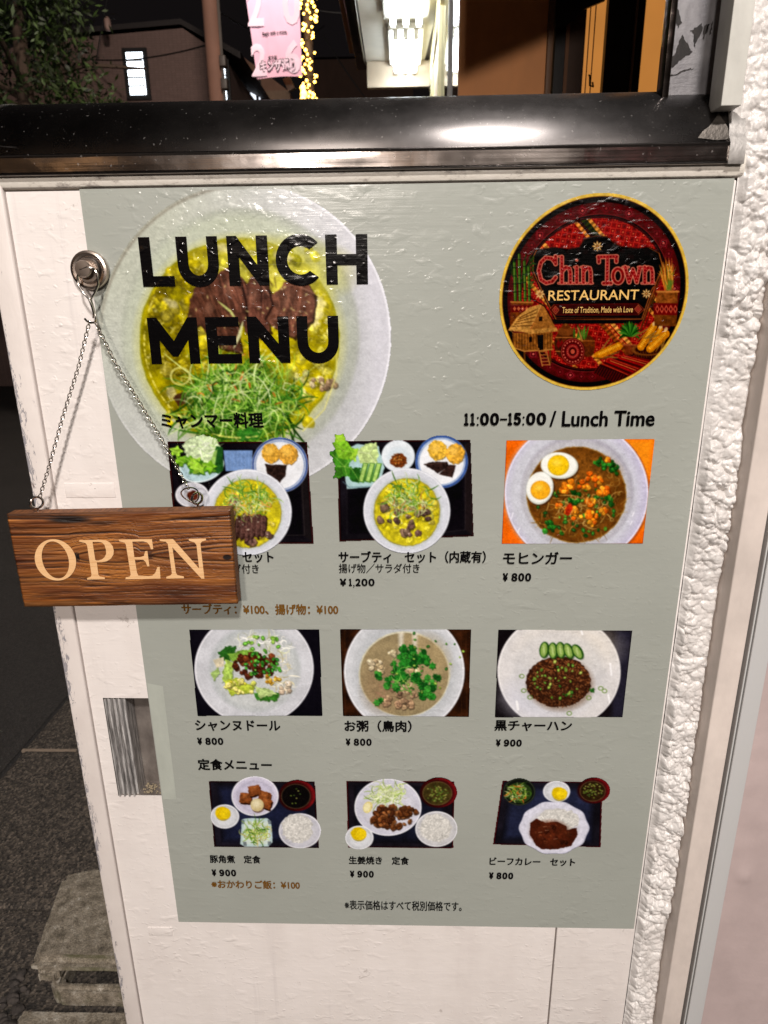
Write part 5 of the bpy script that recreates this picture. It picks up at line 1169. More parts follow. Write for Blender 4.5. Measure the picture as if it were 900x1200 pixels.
# ------------------------------------------------------------------ the painted shutter box with its steel cap
def make_box():
    root = empty('shutter_box', (.26, .06, .05), 'white painted wooden shutter box with a curved steel cap carrying the menu poster', 'shutter box')
    xl, xr, xg, zb, zt = -.0690, .5962, .4945, .05, 1.4990
    rx0, rx1, rz0, rz1, rd = -.0535, .0120, .8236, .9622, .024
    m = MB(); y = 0.0
    # left board with the opening for the finger recess
    g = .0011
    for (a, b, c, d) in ((xl, rx0, zb, zt), (rx0, rx1, zb, rz0), (rx0, rx1, rz1, zt), (rx1, xg - g, zb, zt)): m.quad((a, y, c), (b, y, c), (b, y, d), (a, y, d))
    m.quad((rx0, y, rz0), (rx1, y, rz0), (rx1, rd, rz0), (rx0, rd, rz0)); m.quad((rx0, y, rz1), (rx0, rd, rz1), (rx1, rd, rz1), (rx1, y, rz1))
    m.quad((xl, y, zb), (xl, y, zt), (xl, .02, zt), (xl, .02, zb)); m.quad((xg - g, y, zb), (xg - g, .02, zb), (xg - g, .02, zt), (xg - g, y, zt)); m.quad((xl, y, zt), (xg - g, y, zt), (xg - g, .02, zt), (xl, .02, zt))
    m.build('board', M_WHITE, root, fix=False)
    MB().box(xg + g, xr, 0, .02, zb, zt, .0012).build('board', M_WHITE, root)
    MB().box(xl - .02, xr - .002, .026, .11, zb + .002, zt - .002).build('casing', paint('box_casing', (58, 52, 48)), root)
    # recess
    r = MB(); e = .0004
    x0, x1, z0, z1 = rx0 + e, rx1 - e, rz0 + e, rz1 - e
    xs_, xe = -.0292, x1
    r.quad((x0, rd, z0), (x1, rd, z0), (x1, rd, z1), (x0, rd, z1)); r.quad((xe, .0015, z0), (xe, .0015, z1), (xe, rd, z1), (xe, rd, z0)); r.quad((x0, .0015, z0), (x0, rd, z0), (x0, rd, z1), (x0, .0015, z1))
    r.quad((x0, .0015, z0), (x1, .0015, z0), (x1, rd, z0), (x0, rd, z0)); r.quad((x0, .0015, z1), (x0, rd, z1), (x1, rd, z1), (x1, .0015, z1))
    rec = r.build('finger_recess', M_RECESS, root)
    m = MB(); prof = []; xx = x0; n = 4
    pts = []
    for k in range(n):
        a = x0 + (xs_ - x0) * k / n; b = x0 + (xs_ - x0) * (k + 1) / n
        pts += [(a, .0035), (a + (b - a) * .18, -.0012), (a + (b - a) * .45, -.0016), (a + (b - a) * .62, .0030)]
    pts += [(xs_, .0035), (xs_, rd - .001)]
    for (a, ya), (b, yb) in zip(pts[:-1], pts[1:]): m.quad((a, ya, z0), (b, yb, z0), (b, yb, z1), (a, ya, z1))
    m.build('ribbed_plate', M_RIB, rec)
    g_ = np.random.default_rng(9); m = MB()
    for k in range(60):
        s = g_.uniform(.0004, .0016); x = g_.uniform(xs_ + .002, -.002); yy = g_.uniform(.004, rd - .003); zz = z0 + s * .6
        bm = bmesh.new(); bmesh.ops.create_icosphere(bm, subdivisions=1, radius=s)
        m.add([(v.co.x * g_.uniform(.7, 1.3) + x, v.co.y + yy, v.co.z * .8 + zz) for v in bm.verts], [[v.index for v in f.verts] for f in bm.faces]); bm.free()
    gr = m.build('grit', paint('sand_grit', (150, 136, 112), .9), rec); gr['kind'] = 'stuff'
    # side stile and top rail
    MB().box(-.0925, -.0705, -.0035, .115, zb - .02, 1.5235, .0022).build('stile', M_CHIP, root)
    x0r, x1r = -.0930, .6000
    m = MB(); zr0, zr1 = 1.5010, 1.5190; prof = [(.05, zr0), (.000, zr0), (-.0024, zr0 + .0012), (-.0036, zr0 + .0045), (-.0036, zr1 - .003), (-.002, zr1), (.05, zr1)]
    v = [(x, a, b) for x in (x0r, x1r) for a, b in prof]; n = len(prof)
    m.add(v, [tuple(range(n)), tuple(range(2 * n - 1, n - 1, -1))] + [(i, (i + 1) % n, n + (i + 1) % n, n + i) for i in range(n)]); m.build('top_rail', M_RAIL, root)
    # steel cap
    YF = -.0078; fx0 = atY(437, 198, YF)
    cx0, cx1 = atY(-18, 185, YF)[0], atY(873, 172, YF)[0]; zf0, zf1 = fx0[2], atY(437, 175.5, YF)[2]
    cap = MB()
    N = 18; a0 = [(.0875 * (1 - math.cos(t_)) + YF + .004, zf1 + .0605 * math.sin(t_)) for t_ in np.linspace(0, math.pi / 2, N)]
    prof = a0 + [(.13, zf1 + .0605)]
    X = np.linspace(cx0, cx1 - .0135, 60)
    P = np.array(prof); XX, I = np.meshgrid(X, np.arange(len(prof))); YY = P[I, 0]; ZZ = P[I, 1]
    c = grid_mesh('steel_cap', XX, YY, ZZ, M_CURVE, root)
    fx = MB(); fp = [(YF + .0045, zf1), (YF + .001, zf1 + .0008), (YF - .0002, zf1 - .0003), (YF + .0002, zf1 - .0016), (YF + .0004, zf0 + .002), (YF - .0008, zf0 + .0006), (YF, zf0 - .0004), (YF + .002, zf0 - .0004), (.0, zf0 + .0015), (.045, zf0 + .0045)]
    Xf = np.linspace(cx0 - .004, cx1, 50); P = np.array(fp); XX, I = np.meshgrid(Xf, np.arange(len(fp)))
    warp = .0011 * (fbm(XX * 9, I * .3, 3) - .5) * (I < 8)
    grid_mesh('fascia', XX, P[I, 0] + warp, P[I, 1], M_STEEL, c, smooth=False)
    m = MB(); m.tube([(x, YF + .0004, zf1 + .0004) for x in np.linspace(cx0 - .003, cx1 - .0005, 24)], .0011, 8); m.build('rolled_lip', M_STEEL, c)
    m = MB(); m.tube([(x, YF + .0002, zf0 + .0002) for x in np.linspace(cx0 - .003, cx1 - .0005, 24)], .0010, 8); m.build('rolled_lip', M_STEEL, c)
    for (xa, xb, gx) in ((cx1 - .0135, cx1 + .0005, .0014), (cx0 - .0045, cx0 + .0005, .0008)):
        m = MB(); o_ = [(a - gx * .9, b + gx * .7) for a, b in a0] + [(.13, zf1 + .0605 + gx * .7)]; o_ = [(YF - .0012, zf0 - .001), (YF - .0016, zf1 + .0006)] + o_[1:]
        inn = [(.13, zf0)]; poly = o_ + inn; n = len(poly)
        v = [(x, a, b) for x in (xa, xb) for a, b in poly]
        m.add(v, [tuple(range(n)), tuple(range(2 * n - 1, n - 1, -1))] + [(i, (i + 1) % n, n + (i + 1) % n, n + i) for i in range(n)]); m.build('end_flange', M_FLANGE, c)
    # worn clear patch at the right end of the curve
    z = Z(760, 0, 4.8)
    pu = [(275, 780), (300, 745), (340, 715), (372, 670), (392, 640), (440, 715), (470, 785), (380, 792)]
    vs = []
    for a, b in pu:
        u, v_ = z(a, b)[0]; d = ray(u, v_); best = None
        for s in np.linspace(.55, .95, 800):
            p = CAM + d * (s / math.sqrt(float(d @ d)))
            tt = (p[2] - zf1) / .0605
            if p[1] > YF + .0038 and 0 <= tt <= 1:
                ys = .0875 * (1 - math.sqrt(max(0, 1 - tt * tt))) + YF + .004
                if p[1] >= ys - .0006: best = p + np.array((0, -.0007, .0005)); break
        if best is not None: vs.append(tuple(best))
    if len(vs) > 3: MB().add(vs, [tuple(range(len(vs)))]).build('worn_patch', metal('worn_bare_steel', (92, 87, 82), .36, (300, 300, 300), .0005), c, fix=False)
    # tape stubs painted over
    for (u0, v0, u1, v1) in ((75, 566, 136, 583), (173, 1086, 203, 1097)):
        a, b = atY(u0, v0), atY(u1, v1); MB().box(a[0], b[0], -.0006, .0005, b[2], a[2], .0005).build('painted_over_tape', M_WHITE, root)
    return root

def domes(x, y, seed):
    """rounded lumps of uneven size packed side by side"""
    xi = np.floor(x).astype(np.int64); yi = np.floor(y).astype(np.int64); best = np.zeros(x.shape)
    for di in (-1, 0, 1):
        for dj in (-1, 0, 1):
            a, b = xi + di, yi + dj; r = .45 + .55 * _h(a, b, seed + 2)
            d = np.hypot(x - a - _h(a, b, seed), (y - b - _h(a, b, seed + 1)) * 1.15) / r
            best = np.maximum(best, np.sqrt(np.clip(1 - d * d, 0, 1)) * r)
    return best
def lumpy(X, Z_, f):
    """knobbly troweled render: rounded lumps with creases"""
    w1 = fbm(X * 70, Z_ * 70, 77, 3) - .5; w2 = fbm(X * 70 + 40, Z_ * 70, 78, 3) - .5
    a, b = X + w1 * .009, Z_ + w2 * .009
    return .62 * domes(a * f, b * f, 5) + .30 * domes(a * f * 2.1 + 3, b * f * 2.1, 15) + .22 * fbm(a * f * 3, b * f * 3, 8, 4) + .25 * fbm(X * 28, Z_ * 22, 9, 2)
def scuffed():
    t = NT('scuffed_steel')
    c = t.ramp(t.noise((30, 30, 18), 4, .65), [(.3, L4((98, 96, 99))), (.6, L4((132, 130, 132))), (.8, L4((160, 158, 156)))])
    n = t.bump(t.noise((90, 90, 300), 4, .7), .5, .0005)
    return t.set(col=c, metal=.45, rough=.33, nrm=n)
def make_walls():
    # rough plaster strip and the wall above it
    sw = empty('stucco_wall', (.617, .0, .05), 'narrow strip of rough white troweled stucco right of the menu poster', 'wall')
    def stucco(x0, x1, z0, z1, nx, nz, yb, name):
        X, Zg = np.meshgrid(np.linspace(x0, x1, nx), np.linspace(z1, z0, nz))
        h = lumpy(X, Zg, 92) * (.45 + .95 * np.clip((fbm(X * 14, Zg * 10, 41, 2) - .3) * 2.2, 0, 1)) + .10 * fbm(X * 420, Zg * 420, 43, 2); ed = np.clip((x1 - X) / .004, 0, 1); lf = np.clip((X - x0) / .007, .15, 1)
        wob = (fbm(Zg * 60, X * 0, 3) - .5) * .005 * np.clip((X - (x1 - .008)) / .008, 0, 1)
        return grid_mesh(name, X + wob, yb - .0080 * h * ed * lf + .010 * (1 - ed), Zg, M_STUCCO, sw)
    stucco(.5963, .6372, .05, 1.5300, 60, 1600, .0006, 'rough_coat'); stucco(.5862, .6372, 1.5300, 2.6, 74, 1050, .0040, 'rough_coat')
    t_ = empty('timber_post', (.652, -.01, .05), 'cream painted timber post with a shaded side next to the stucco strip', 'post')
    MB().box(.6345, .6590, -.0265, .10, .05, 4.0, .0015).build('post_body', paint('timber_paint', (222, 209, 200), .42, 20, .0012), t_)
    t_ = empty('aluminium_upright', (.668, -.02, .05), 'pale grey aluminium upright strip with dark grooves at the far right', 'upright')
    MB().box(.6616, .6632, -.0290, .10, .05, 4.0, .0004).build('frame_lip', M_ALU, t_); MB().box(.6633, .6639, -.0270, .10, .05, 4.0).build('frame_groove', paint('groove_dark', (60, 56, 54)), t_)
    MB().box(.6640, .6830, -.0310, .10, .05, 4.0, .0008).build('frame_strip', M_ALU, t_)
    gm = paint('gap_strip_dark', (52, 48, 46), .6)
    MB().box(.6593, .6613, -.0215, .10, .05, 4.0).build('gap_strip', gm, t_)  # dark strip filling the gap beside the timber post
    t_ = empty('side_wall', (.95, .0, .05), 'pinkish painted plaster wall at the right edge beyond the aluminium frame', 'wall')
    X, Zg = np.meshgrid(np.linspace(.6833, 1.4, 120), np.linspace(4.0, .05, 520))
    grid_mesh('plaster', X, -.022 - .0014 * fbm(X * 22, Zg * 60, 6) - .004 * np.exp(-(((X - .705) / .007) ** 2 + ((Zg - .735) / .010) ** 2)) * (.5 + fbm(X * 150, Zg * 150, 3)), Zg, paint('pink_plaster', (186, 168, 165), .42, 16, .0014, .04), t_)
    # post and steel sheet above the cap
    t_ = empty('aluminium_post', (.577, .0, 1.555), 'square pale aluminium post standing above the right end of the steel cap', 'post')
    a = atY(845, 124, -.014); b = atY(869, 124, -.014)
    MB().box(a[0], b[0], -.014, .012, a[2], 3.6, .0008).build('post_body', paint('post_grey', (206, 204, 196), .5, 30, .0006), t_)
    t_ = empty('steel_panel', (.53, .03, 1.56), 'scratched stainless sheet with dark tape residue above the steel cap', 'panel')
    ys = .030; x0 = atY(783, 100, ys)[0]; x1 = atY(846, 100, ys)[0]
    MB().box(x0, x1, ys, ys + .003, 1.555, 3.6).build('sheet', scuffed(), t_)
    MB().box(atY(774, 100, ys)[0], x0 - .0006, ys - .006, ys + .01, 1.555, 3.6, .001).build('edge_trim', M_STEEL, t_)
    z = Z(600, 0, 3); rm = paint('tape_residue', (30, 26, 25), .8, 200, .0005, .5)
    for pp in (((553, 4), (566, 2), (580, 14), (597, 80), (585, 98), (570, 60)), ((600, 118), (612, 150), (634, 183), (600, 205), (560, 238), (556, 226), (580, 170), (590, 140)), ((630, 104), (668, 84), (670, 100), (650, 150), (642, 165), (638, 120)), ((676, 90), (690, 84), (688, 110), (674, 140)), ((700, 80), (706, 78), (702, 110), (694, 122)), ((540, 275), (600, 248), (640, 238), (600, 254))):
        gj = np.random.default_rng(len(pp) + int(pp[0][0])); q_ = []
        for (xa_, ya_), (xb_, yb_) in zip(pp, pp[1:] + pp[:1]):
            for f_ in np.linspace(0, 1, 7)[:-1]: q_.append((xa_ + (xb_ - xa_) * f_ + gj.normal() * 1.8, ya_ + (yb_ - ya_) * f_ + gj.normal() * 2.4))
        v = [tuple(atY(*z(a_, b_)[0], ys - .0006)) for a_, b_ in q_]; MB().add(v, [tuple(range(len(v)))]).build('tape_residue', rm, t_, fix=False)

# ------------------------------------------------------------------ ground
def asphalt(name, lo, hi, sc):
    t = NT(name)
    big = t.noise((2, 2, 2), 3, .5); st = t.n('ShaderNodeTexVoronoi'); st.inputs['Scale'].default_value = 1; t.l(t.pos((sc, sc, sc)), st.inputs['Vector'])
    c = t.ramp(st.outputs['Color'], [(.15, L4(lo)), (.6, L4([(a + b) / 2 for a, b in zip(lo, hi)])), (.95, L4(hi))])
    c = t.mix(t.math('MULTIPLY', big, .6), c, L4([v * .7 for v in lo]))
    n = t.bump(st.outputs['Distance'], .7, .003); n = t.bump(t.noise((sc * 2, sc * 2, sc * 2), 3), .5, .002, n)
    return t.set(col=c, rough=.85, nrm=n)
def make_ground():
    MB().quad((-60, -60, -.004), (60, -60, -.004), (60, 60, -.004), (-60, 60, -.004)).build('ground', asphalt('distant_ground', (40, 38, 37), (58, 54, 52), 120))['kind'] = 'structure'
    MB().quad((-5.5, -8, 0), (-.975, -8, 0), (-.975, 34, 0), (-5.5, 34, 0)).build('road', asphalt('road_asphalt', (44, 41, 39), (74, 68, 64), 210))['kind'] = 'structure'
    X, Y = np.meshgrid(np.linspace(-.974, -.30, 150), np.linspace(-.3, 3.2, 620))
    zz = .002 + .0045 * fbm(X * 60, Y * 60, 4, 3) - .012 * np.exp(-((X + .97) / .012) ** 2) - .006 * np.exp(-((Y - .56) / .005) ** 2) - .004 * np.exp(-((Y - 1.15) / .004) ** 2)
    grid_mesh('gutter', X, Y, zz, asphalt('washed_aggregate', (40, 36, 33), (138, 124, 110), 190))['kind'] = 'structure'
    MB().box(-.30, 8, -.2, 30, -.05, .001).build('pavement', asphalt('pavement_concrete', (70, 64, 58), (100, 92, 84), 90))['kind'] = 'structure'
    MB().box(-.784, -.965, 1.149, 1.157, -.01, .0050, .001).build('joint_strip', paint('joint_mortar', (140, 124, 108), .9, 60))['kind'] = 'structure'

def mossy_concrete(name):
    t = NT(name)
    c = t.ramp(t.noise((38, 38, 38), 6, .75), [(.28, L4((88, 80, 68))), (.46, L4((150, 138, 120))), (.58, L4((178, 166, 148))), (.72, L4((228, 220, 206)))])
    st = t.ramp(t.noise((420, 420, 420), 2), [(.35, (.35, .35, .35)), (.65, (1, 1, 1))])
    nd = t.n('ShaderNodeMix', data_type='RGBA', blend_type='MULTIPLY'); nd.inputs[0].default_value = .8; t.l(c, nd.inputs[6]); t.l(st, nd.inputs[7])
    gx = t.n('ShaderNodeNewGeometry'); sx = t.n('ShaderNodeSeparateXYZ'); t.l(gx.outputs['Normal'], sx.inputs[0])
    mo = t.math('MULTIPLY', t.ramp(t.noise((16, 16, 16), 3), [(.46, (0, 0, 0)), (.62, (1, 1, 1))]), t.math('SUBTRACT', .75, sx.outputs[2], True))
    c = t.mix(t.math('MULTIPLY', mo, .75), nd.outputs[2], L4((74, 80, 34)))
    gp = t.n('ShaderNodeNewGeometry'); wear = t.ramp(t.math('ADD', gp.outputs['Pointiness'], t.math('MULTIPLY', t.math('SUBTRACT', t.noise((50, 50, 50), 3), .5), .12)), [(.53, (0, 0, 0)), (.58, (1, 1, 1))])
    c = t.mix(t.math('MULTIPLY', wear, .6), c, L4((214, 206, 192)))
    n = t.bump(t.noise((260, 260, 260), 4, .7), .9, .004); n = t.bump(t.noise((40, 40, 40), 4), .6, .008, n)
    return t.set(col=c, rough=.9, nrm=n)
def rough_block(poly, z0, z1, mat, name, parent, bev=.012, amp=.004, seed=1, cut=None):
    """worn concrete block from a plan outline"""
    bm = bmesh.new(); vb = [bm.verts.new((x, y, z0)) for x, y in poly]; f = bm.faces.new(vb)
    r = bmesh.ops.extrude_face_region(bm, geom=[f]); 
    for v in r['geom']:
        if isinstance(v, bmesh.types.BMVert): v.co.z = z1
    bmesh.ops.recalc_face_normals(bm, faces=bm.faces[:])
    bmesh.ops.bevel(bm, geom=bm.edges[:], offset=bev, segments=3, affect='EDGES')
    bmesh.ops.triangulate(bm, faces=bm.faces[:])
    for _ in range(4): bmesh.ops.subdivide_edges(bm, edges=[e for e in bm.edges if e.calc_length() > .010], cuts=1, use_grid_fill=False); bmesh.ops.triangulate(bm, faces=bm.faces[:])
    co = np.array([v.co[:] for v in bm.verts]); nr = np.array([v.normal[:] for v in bm.verts])
    d = (fbm(co[:, 0] * 45 + co[:, 2] * 31, co[:, 1] * 45 + co[:, 2] * 17, seed, 4) - .5) * 2 * amp
    for v, dd in zip(bm.verts, d): v.co += v.normal * float(dd)
    m = MB(); bm.verts.index_update(); m.add([v.co[:] for v in bm.verts], [[v.index for v in f.verts] for f in bm.faces], True); bm.free()
    return m.build(name, mat, parent)
def make_block():
    mat = mossy_concrete('mossy_concrete')
    root = empty('step_block', (-.35, .44, .0), 'mossy worn concrete step block with a dark hand slot on the gutter', 'concrete block')
    zt = .128
    P = lambda u, v, z: tuple(atZ(u, v, z)[:2])
    bl, bl2 = P(76, 1017, zt), P(112, 1013, zt); fl, fl2 = P(31, 1131, zt), P(42, 1126, zt); yf = fl2[1]
    xr = .06; yb = bl2[1]
    top = [(fl[0], fl[1] + .012), (fl2[0], yf), (xr, yf), (xr, yb), (bl2[0], yb), (bl[0], bl[1] - .01)]
    rough_block(top, .088, zt, mat, 'upper_slab', root, .015, .0024, 3)
    xs_ = P(70, 1135, .09)[0]
    rough_block([(fl[0] + .004, fl[1] + .014), (fl2[0] + .004, yf + .003), (xs_, yf + .003), (xs_, yf + .07), (fl[0] + .004, yf + .07)], .060, .093, mat, 'slot_cheek', root, .008, .003, 5)
    low = [(fl2[0] + .006, yf + .018), (fl2[0] + .03, yf - .002), (xr, yf - .002), (xr, yb - .02), (bl[0] + .03, yb - .02), (fl2[0] + .012, yf + .06)]
    rough_block([low[0], low[1], (xr, yf - .002), (xr, yf + .016), (xs_ - .004, yf + .016), (xs_ - .004, yf + .09), (low[5][0], yf + .09)], .001, .054, mat, 'lower_slab', root, .007, .002, 7)
    MB().box(xs_ + .02, xr - .02, yf + .10, yf + .12, .001, .092).build('slot_back', paint('slot_shade_dark', (26, 23, 20), .95), root)  # dark panel stands in for the shade inside the slot
    k = empty('kerb_slab', (-.30, .1, .0), 'flat pale concrete kerb slab in front of the step block', 'kerb')
    a, b = P(38, 1165, .004), P(22, 1200, .004)
    rough_block([(b[0] - .03, b[1] - .25), (.1, b[1] - .25), (.1, yf - .012), (a[0], yf - .012)], -.02, .010, mat, 'slab', k, .006, .002, 9)
    g = np.random.default_rng(4); sm = paint('gutter_stone', (62, 56, 52), .9, 120, .002, .3)
    for i in range(26):
        u = g.uniform(0, 34); v = g.uniform(1140, 1205); c0 = atZ(u, v, .006); s = g.uniform(.004, .011)
        if u > 40 - (v - 1140) * .3: continue
        bm = bmesh.new(); bmesh.ops.create_icosphere(bm, subdivisions=2, radius=s); ph = g.uniform(0, 9)
        m = MB(); m.add([(c0[0] + q.co.x * (1.2 + .35 * math.sin(q.co.y / s * 3 + ph)), c0[1] + q.co.y * (1 + .3 * math.sin(q.co.z / s * 4 + ph)), .004 + (q.co.z * .7 + s * .5)) for q in bm.verts], [[q.index for q in f.verts] for f in bm.faces], False); bm.free()
        o = m.build('gutter_stone', sm); tag(o, 'loose dark stone in the rubble left of the kerb slab', 'stone', 'loose stones by the kerb')

# ------------------------------------------------------------------ the street behind
def emis(name, c, s, base=(200, 200, 200)):
    t = NT(name); n = t.noise((6, 6, 6), 2); cc = t.ramp(n, [(.3, L4([v * .93 for v in c])), (.7, L4(c))])
    return t.set(col=L4(base), emit=cc, es=s, rough=.5)
def make_shop():
    hC = 2.7; xm = .455
    root = empty('shop_canopy', (.27, 3.2, 2.7), 'white shop canopy ceiling with dark metal edge beyond the steel cap', 'canopy')
    wm = paint('canopy_white', (226, 222, 212), .5, 4, .0005)
    x0, x1, y1 = .100, .425, 3.60
    MB().add([(x0, 1.5, hC), (x1 + .12, 1.5, hC), (x1 + .0, y1, hC), (x0, y1, hC)], [(0, 1, 2, 3)]).build('ceiling', wm, root)
    MB().box(x0, x1 + .12, 1.5, y1, hC + .01, hC + .10).build('roof_slab', paint('canopy_roof', (70, 62, 58)), root)
    a = atY(432, 105, y1)
    MB().box(x0 + .005, x1 + .03, y1 - .02, y1 + .02, a[2] + .005, hC - .003).build('end_board', paint('canopy_beige', (206, 190, 170), .6, 8, .0005), root)
    MB().box(x0 - .055, x0 - .004, 1.5, y1 + .03, hC - .03, hC + .11, .004).build('edge_gutter', M_STEEL, root)
    MB().box(x0 - .085, x0 - .058, 1.5, y1 - .1, hC + .01, hC + .14, .003).build('edge_board', paint('orange_brown_board', (140, 88, 50)), root)
    tm = emis('lit_tube', (240, 250, 255), 14.0)
    for ya, yb, spacing, lab in ((2.10, 2.93, .060, 'nearer fluorescent fitting with bright tubes under the canopy ceiling'), (3.08, 3.56, .050, 'farther short fluorescent fitting with bright tubes under the canopy ceiling')):
        r = empty('fluorescent_light', (.318, (ya + yb) / 2, hC - .004), lab, 'ceiling light', 'fluorescent lights under the canopy')
        MB().box(.318 - spacing * 1.75, .318 + spacing * 1.75, ya - .02, yb + .015, hC - .03, hC - .004, .004).build('housing', wm, r)
        for k in (-1, 0, 1):
            x = .318 + k * spacing
            MB().tube([(x, ya, hC - .052), (x, yb, hC - .052)], .0145, 12).build('tube', tm, r)
            for yy in (ya - .006, yb + .006): MB().box(x - .012, x + .012, yy - .006, yy + .006, hC - .072, hC - .03, .002).build('socket', wm, r)
    # shop front running back along the canopy
    f = empty('glass_storefront', (xm, 2.6, 0), 'cream framed glass shop front under the lit canopy', 'shop front')
    cm = paint('cream_frame', (220, 206, 160), .45, 10, .0005); gl = NT('dark_window_glass'); gl = gl.set(col=(.015, .015, .017, 1), rough=.03, spec=1.0, ior=2.2)
    MB().box(xm, xm + .03, 1.66, 3.7, 2.58, 2.72).build('lintel', cm, f)
    MB().box(xm - .004, xm + .03, 2.55, 2.62, 0, 2.575, .003).build('mullion', cm, f)
    MB().box(xm - .004, xm + .03, 3.25, 3.36, 0, 2.575, .003).build('mullion', cm, f); MB().box(xm - .004, xm + .03, 1.86, 1.90, 0, 2.575, .003).build('mullion', M_ALU, f)
    mi = NT('polished_door'); mi = mi.set(col=L4((200, 204, 206)), metal=1.0, rough=.06)
    MB().box(xm + .004, xm + .012, 1.44, 1.855, 0, 2.57).build('door_glass', mi, f)
    MB().box(xm + .010, xm + .016, 1.905, 2.545, 0, 2.57).build('window_pane', gl, f); MB().box(xm + .010, xm + .016, 2.625, 3.245, 0, 2.57).build('window_pane', emis('warm_lit_pane', (236, 190, 120), .5), f)
    # tan partition facing the street
    Y = 1.41; p = empty('partition_wall', (.62, Y, 0), 'tan painted partition wall between the canopy and the sliding door', 'wall')
    xa, xb = atY(538, 60, Y)[0], atY(640, 60, Y)[0]
    # added unseen awning board above the frame; its lower edge shades the upper part of the partition
    lp = np.array((-.25, -4.8, 2.75)); q = []
    for u_, v_ in ((540, 92), (626, 54)):
        w_ = atY(u_, v_, Y); q.append(w_ + (lp - w_) * ((Y - .75) / (Y + 4.8)))
    d_ = q[1] - q[0]; q0, q1 = q[0] - d_ * .08, q[1] + d_ * 2.0
    aw = empty('light_blocker', tuple(q[0]), 'tilted dark board hanging under the shop eave above the picture', 'awning')
    MB().prism([(q0[0], q0[2]), (q1[0], q1[2]), (q1[0], q1[2] + 1.0), (q0[0], q1[2] + 1.0)], .735, .75).build('board', paint('blocker_brown', (60, 46, 38)), aw)
    MB().box(xa, xb, Y, Y + .03, 0, 2.9).build('panel', paint('tan_panel', (228, 152, 90), .6, 6, .0004), p)
    MB().box(xb + .001, atY(648, 60, Y)[0], Y - .006, Y + .03, 0, 2.9, .003).build('edge_trim', paint('tan_trim', (120, 86, 60), .5), p)
    # timber sliding door with lit panes
    Y2 = 1.46; d = empty('sliding_door', (.85, Y2, 0), 'dark timber sliding door with orange lit panes behind the steel cap', 'sliding door')
    dk = paint('dark_timber', (17, 11, 8), .5, 30, .0006); X_ = lambda u: atY(u, 60, Y2)[0]
    MB().box(X_(648.5), X_(660), Y2 - .02, Y2 + .02, 0, 2.9).build('jamb', dk, d); MB().box(X_(660), X_(664), Y2 - .026, Y2 + .02, 0, 2.9).build('bead', paint('tan_bead', (124, 78, 42)), d)  # bead in a paler brown than the dark timber
    MB().box(X_(664), X_(683), Y2 - .016, Y2 + .01, 0, 2.9).build('stile', paint('brown_stile', (76, 50, 32)), d)
    pm = emis('orange_lit_pane', (214, 140, 66), .78, (120, 80, 50))
    MB().box(X_(683), X_(707), Y2 + .004, Y2 + .012, 0, 2.9).build('pane', pm, d); MB().box(X_(707), X_(738), Y2 - .02, Y2 + .02, 0, 2.9).build('stile', dk, d)
    MB().box(X_(738), X_(740), Y2 - .028, Y2 + .0, 0, 2.9).build('bead', paint('tan_bead', (150, 110, 80)), d); MB().box(X_(740), X_(750), Y2 - .016, Y2 + .02, 0, 2.9).build('stile', dk, d)
    MB().box(X_(750), X_(782), Y2 + .004, Y2 + .012, 0, 2.9).build('pane', pm, d); MB().box(X_(782), X_(900), Y2 - .02, Y2 + .02, 0, 2.9).build('stile', dk, d)
    hb = [atY(*q, Y2 - .03) for q in ((650, -30), (712, -30), (708, 2), (684, 12), (660, 33), (650, 36))]
    MB().prism([(q[0], q[2]) for q in hb], Y2 - .04, Y2 - .03).build('head_brace', dk, d)
    h = atY(691, 96, Y2 - .006); MB().tube([(h[0] - .003, h[1], h[2] + .016), (h[0] - .003, h[1] - .01, h[2] + .012), (h[0] - .002, h[1] - .012, h[2] - .012), (h[0] + .008, h[1] - .01, h[2] - .014), (h[0] + .008, h[1], h[2] - .002)], .0028, 6).build('latch', dk, d)
    for u in (689, 695): MB().box(X_(u) - .0012, X_(u) + .0012, Y2 + .0005, Y2 + .0035, 1.6, 2.9).build('glazing_bar', paint('pane_bar', (120, 70, 34)), d)

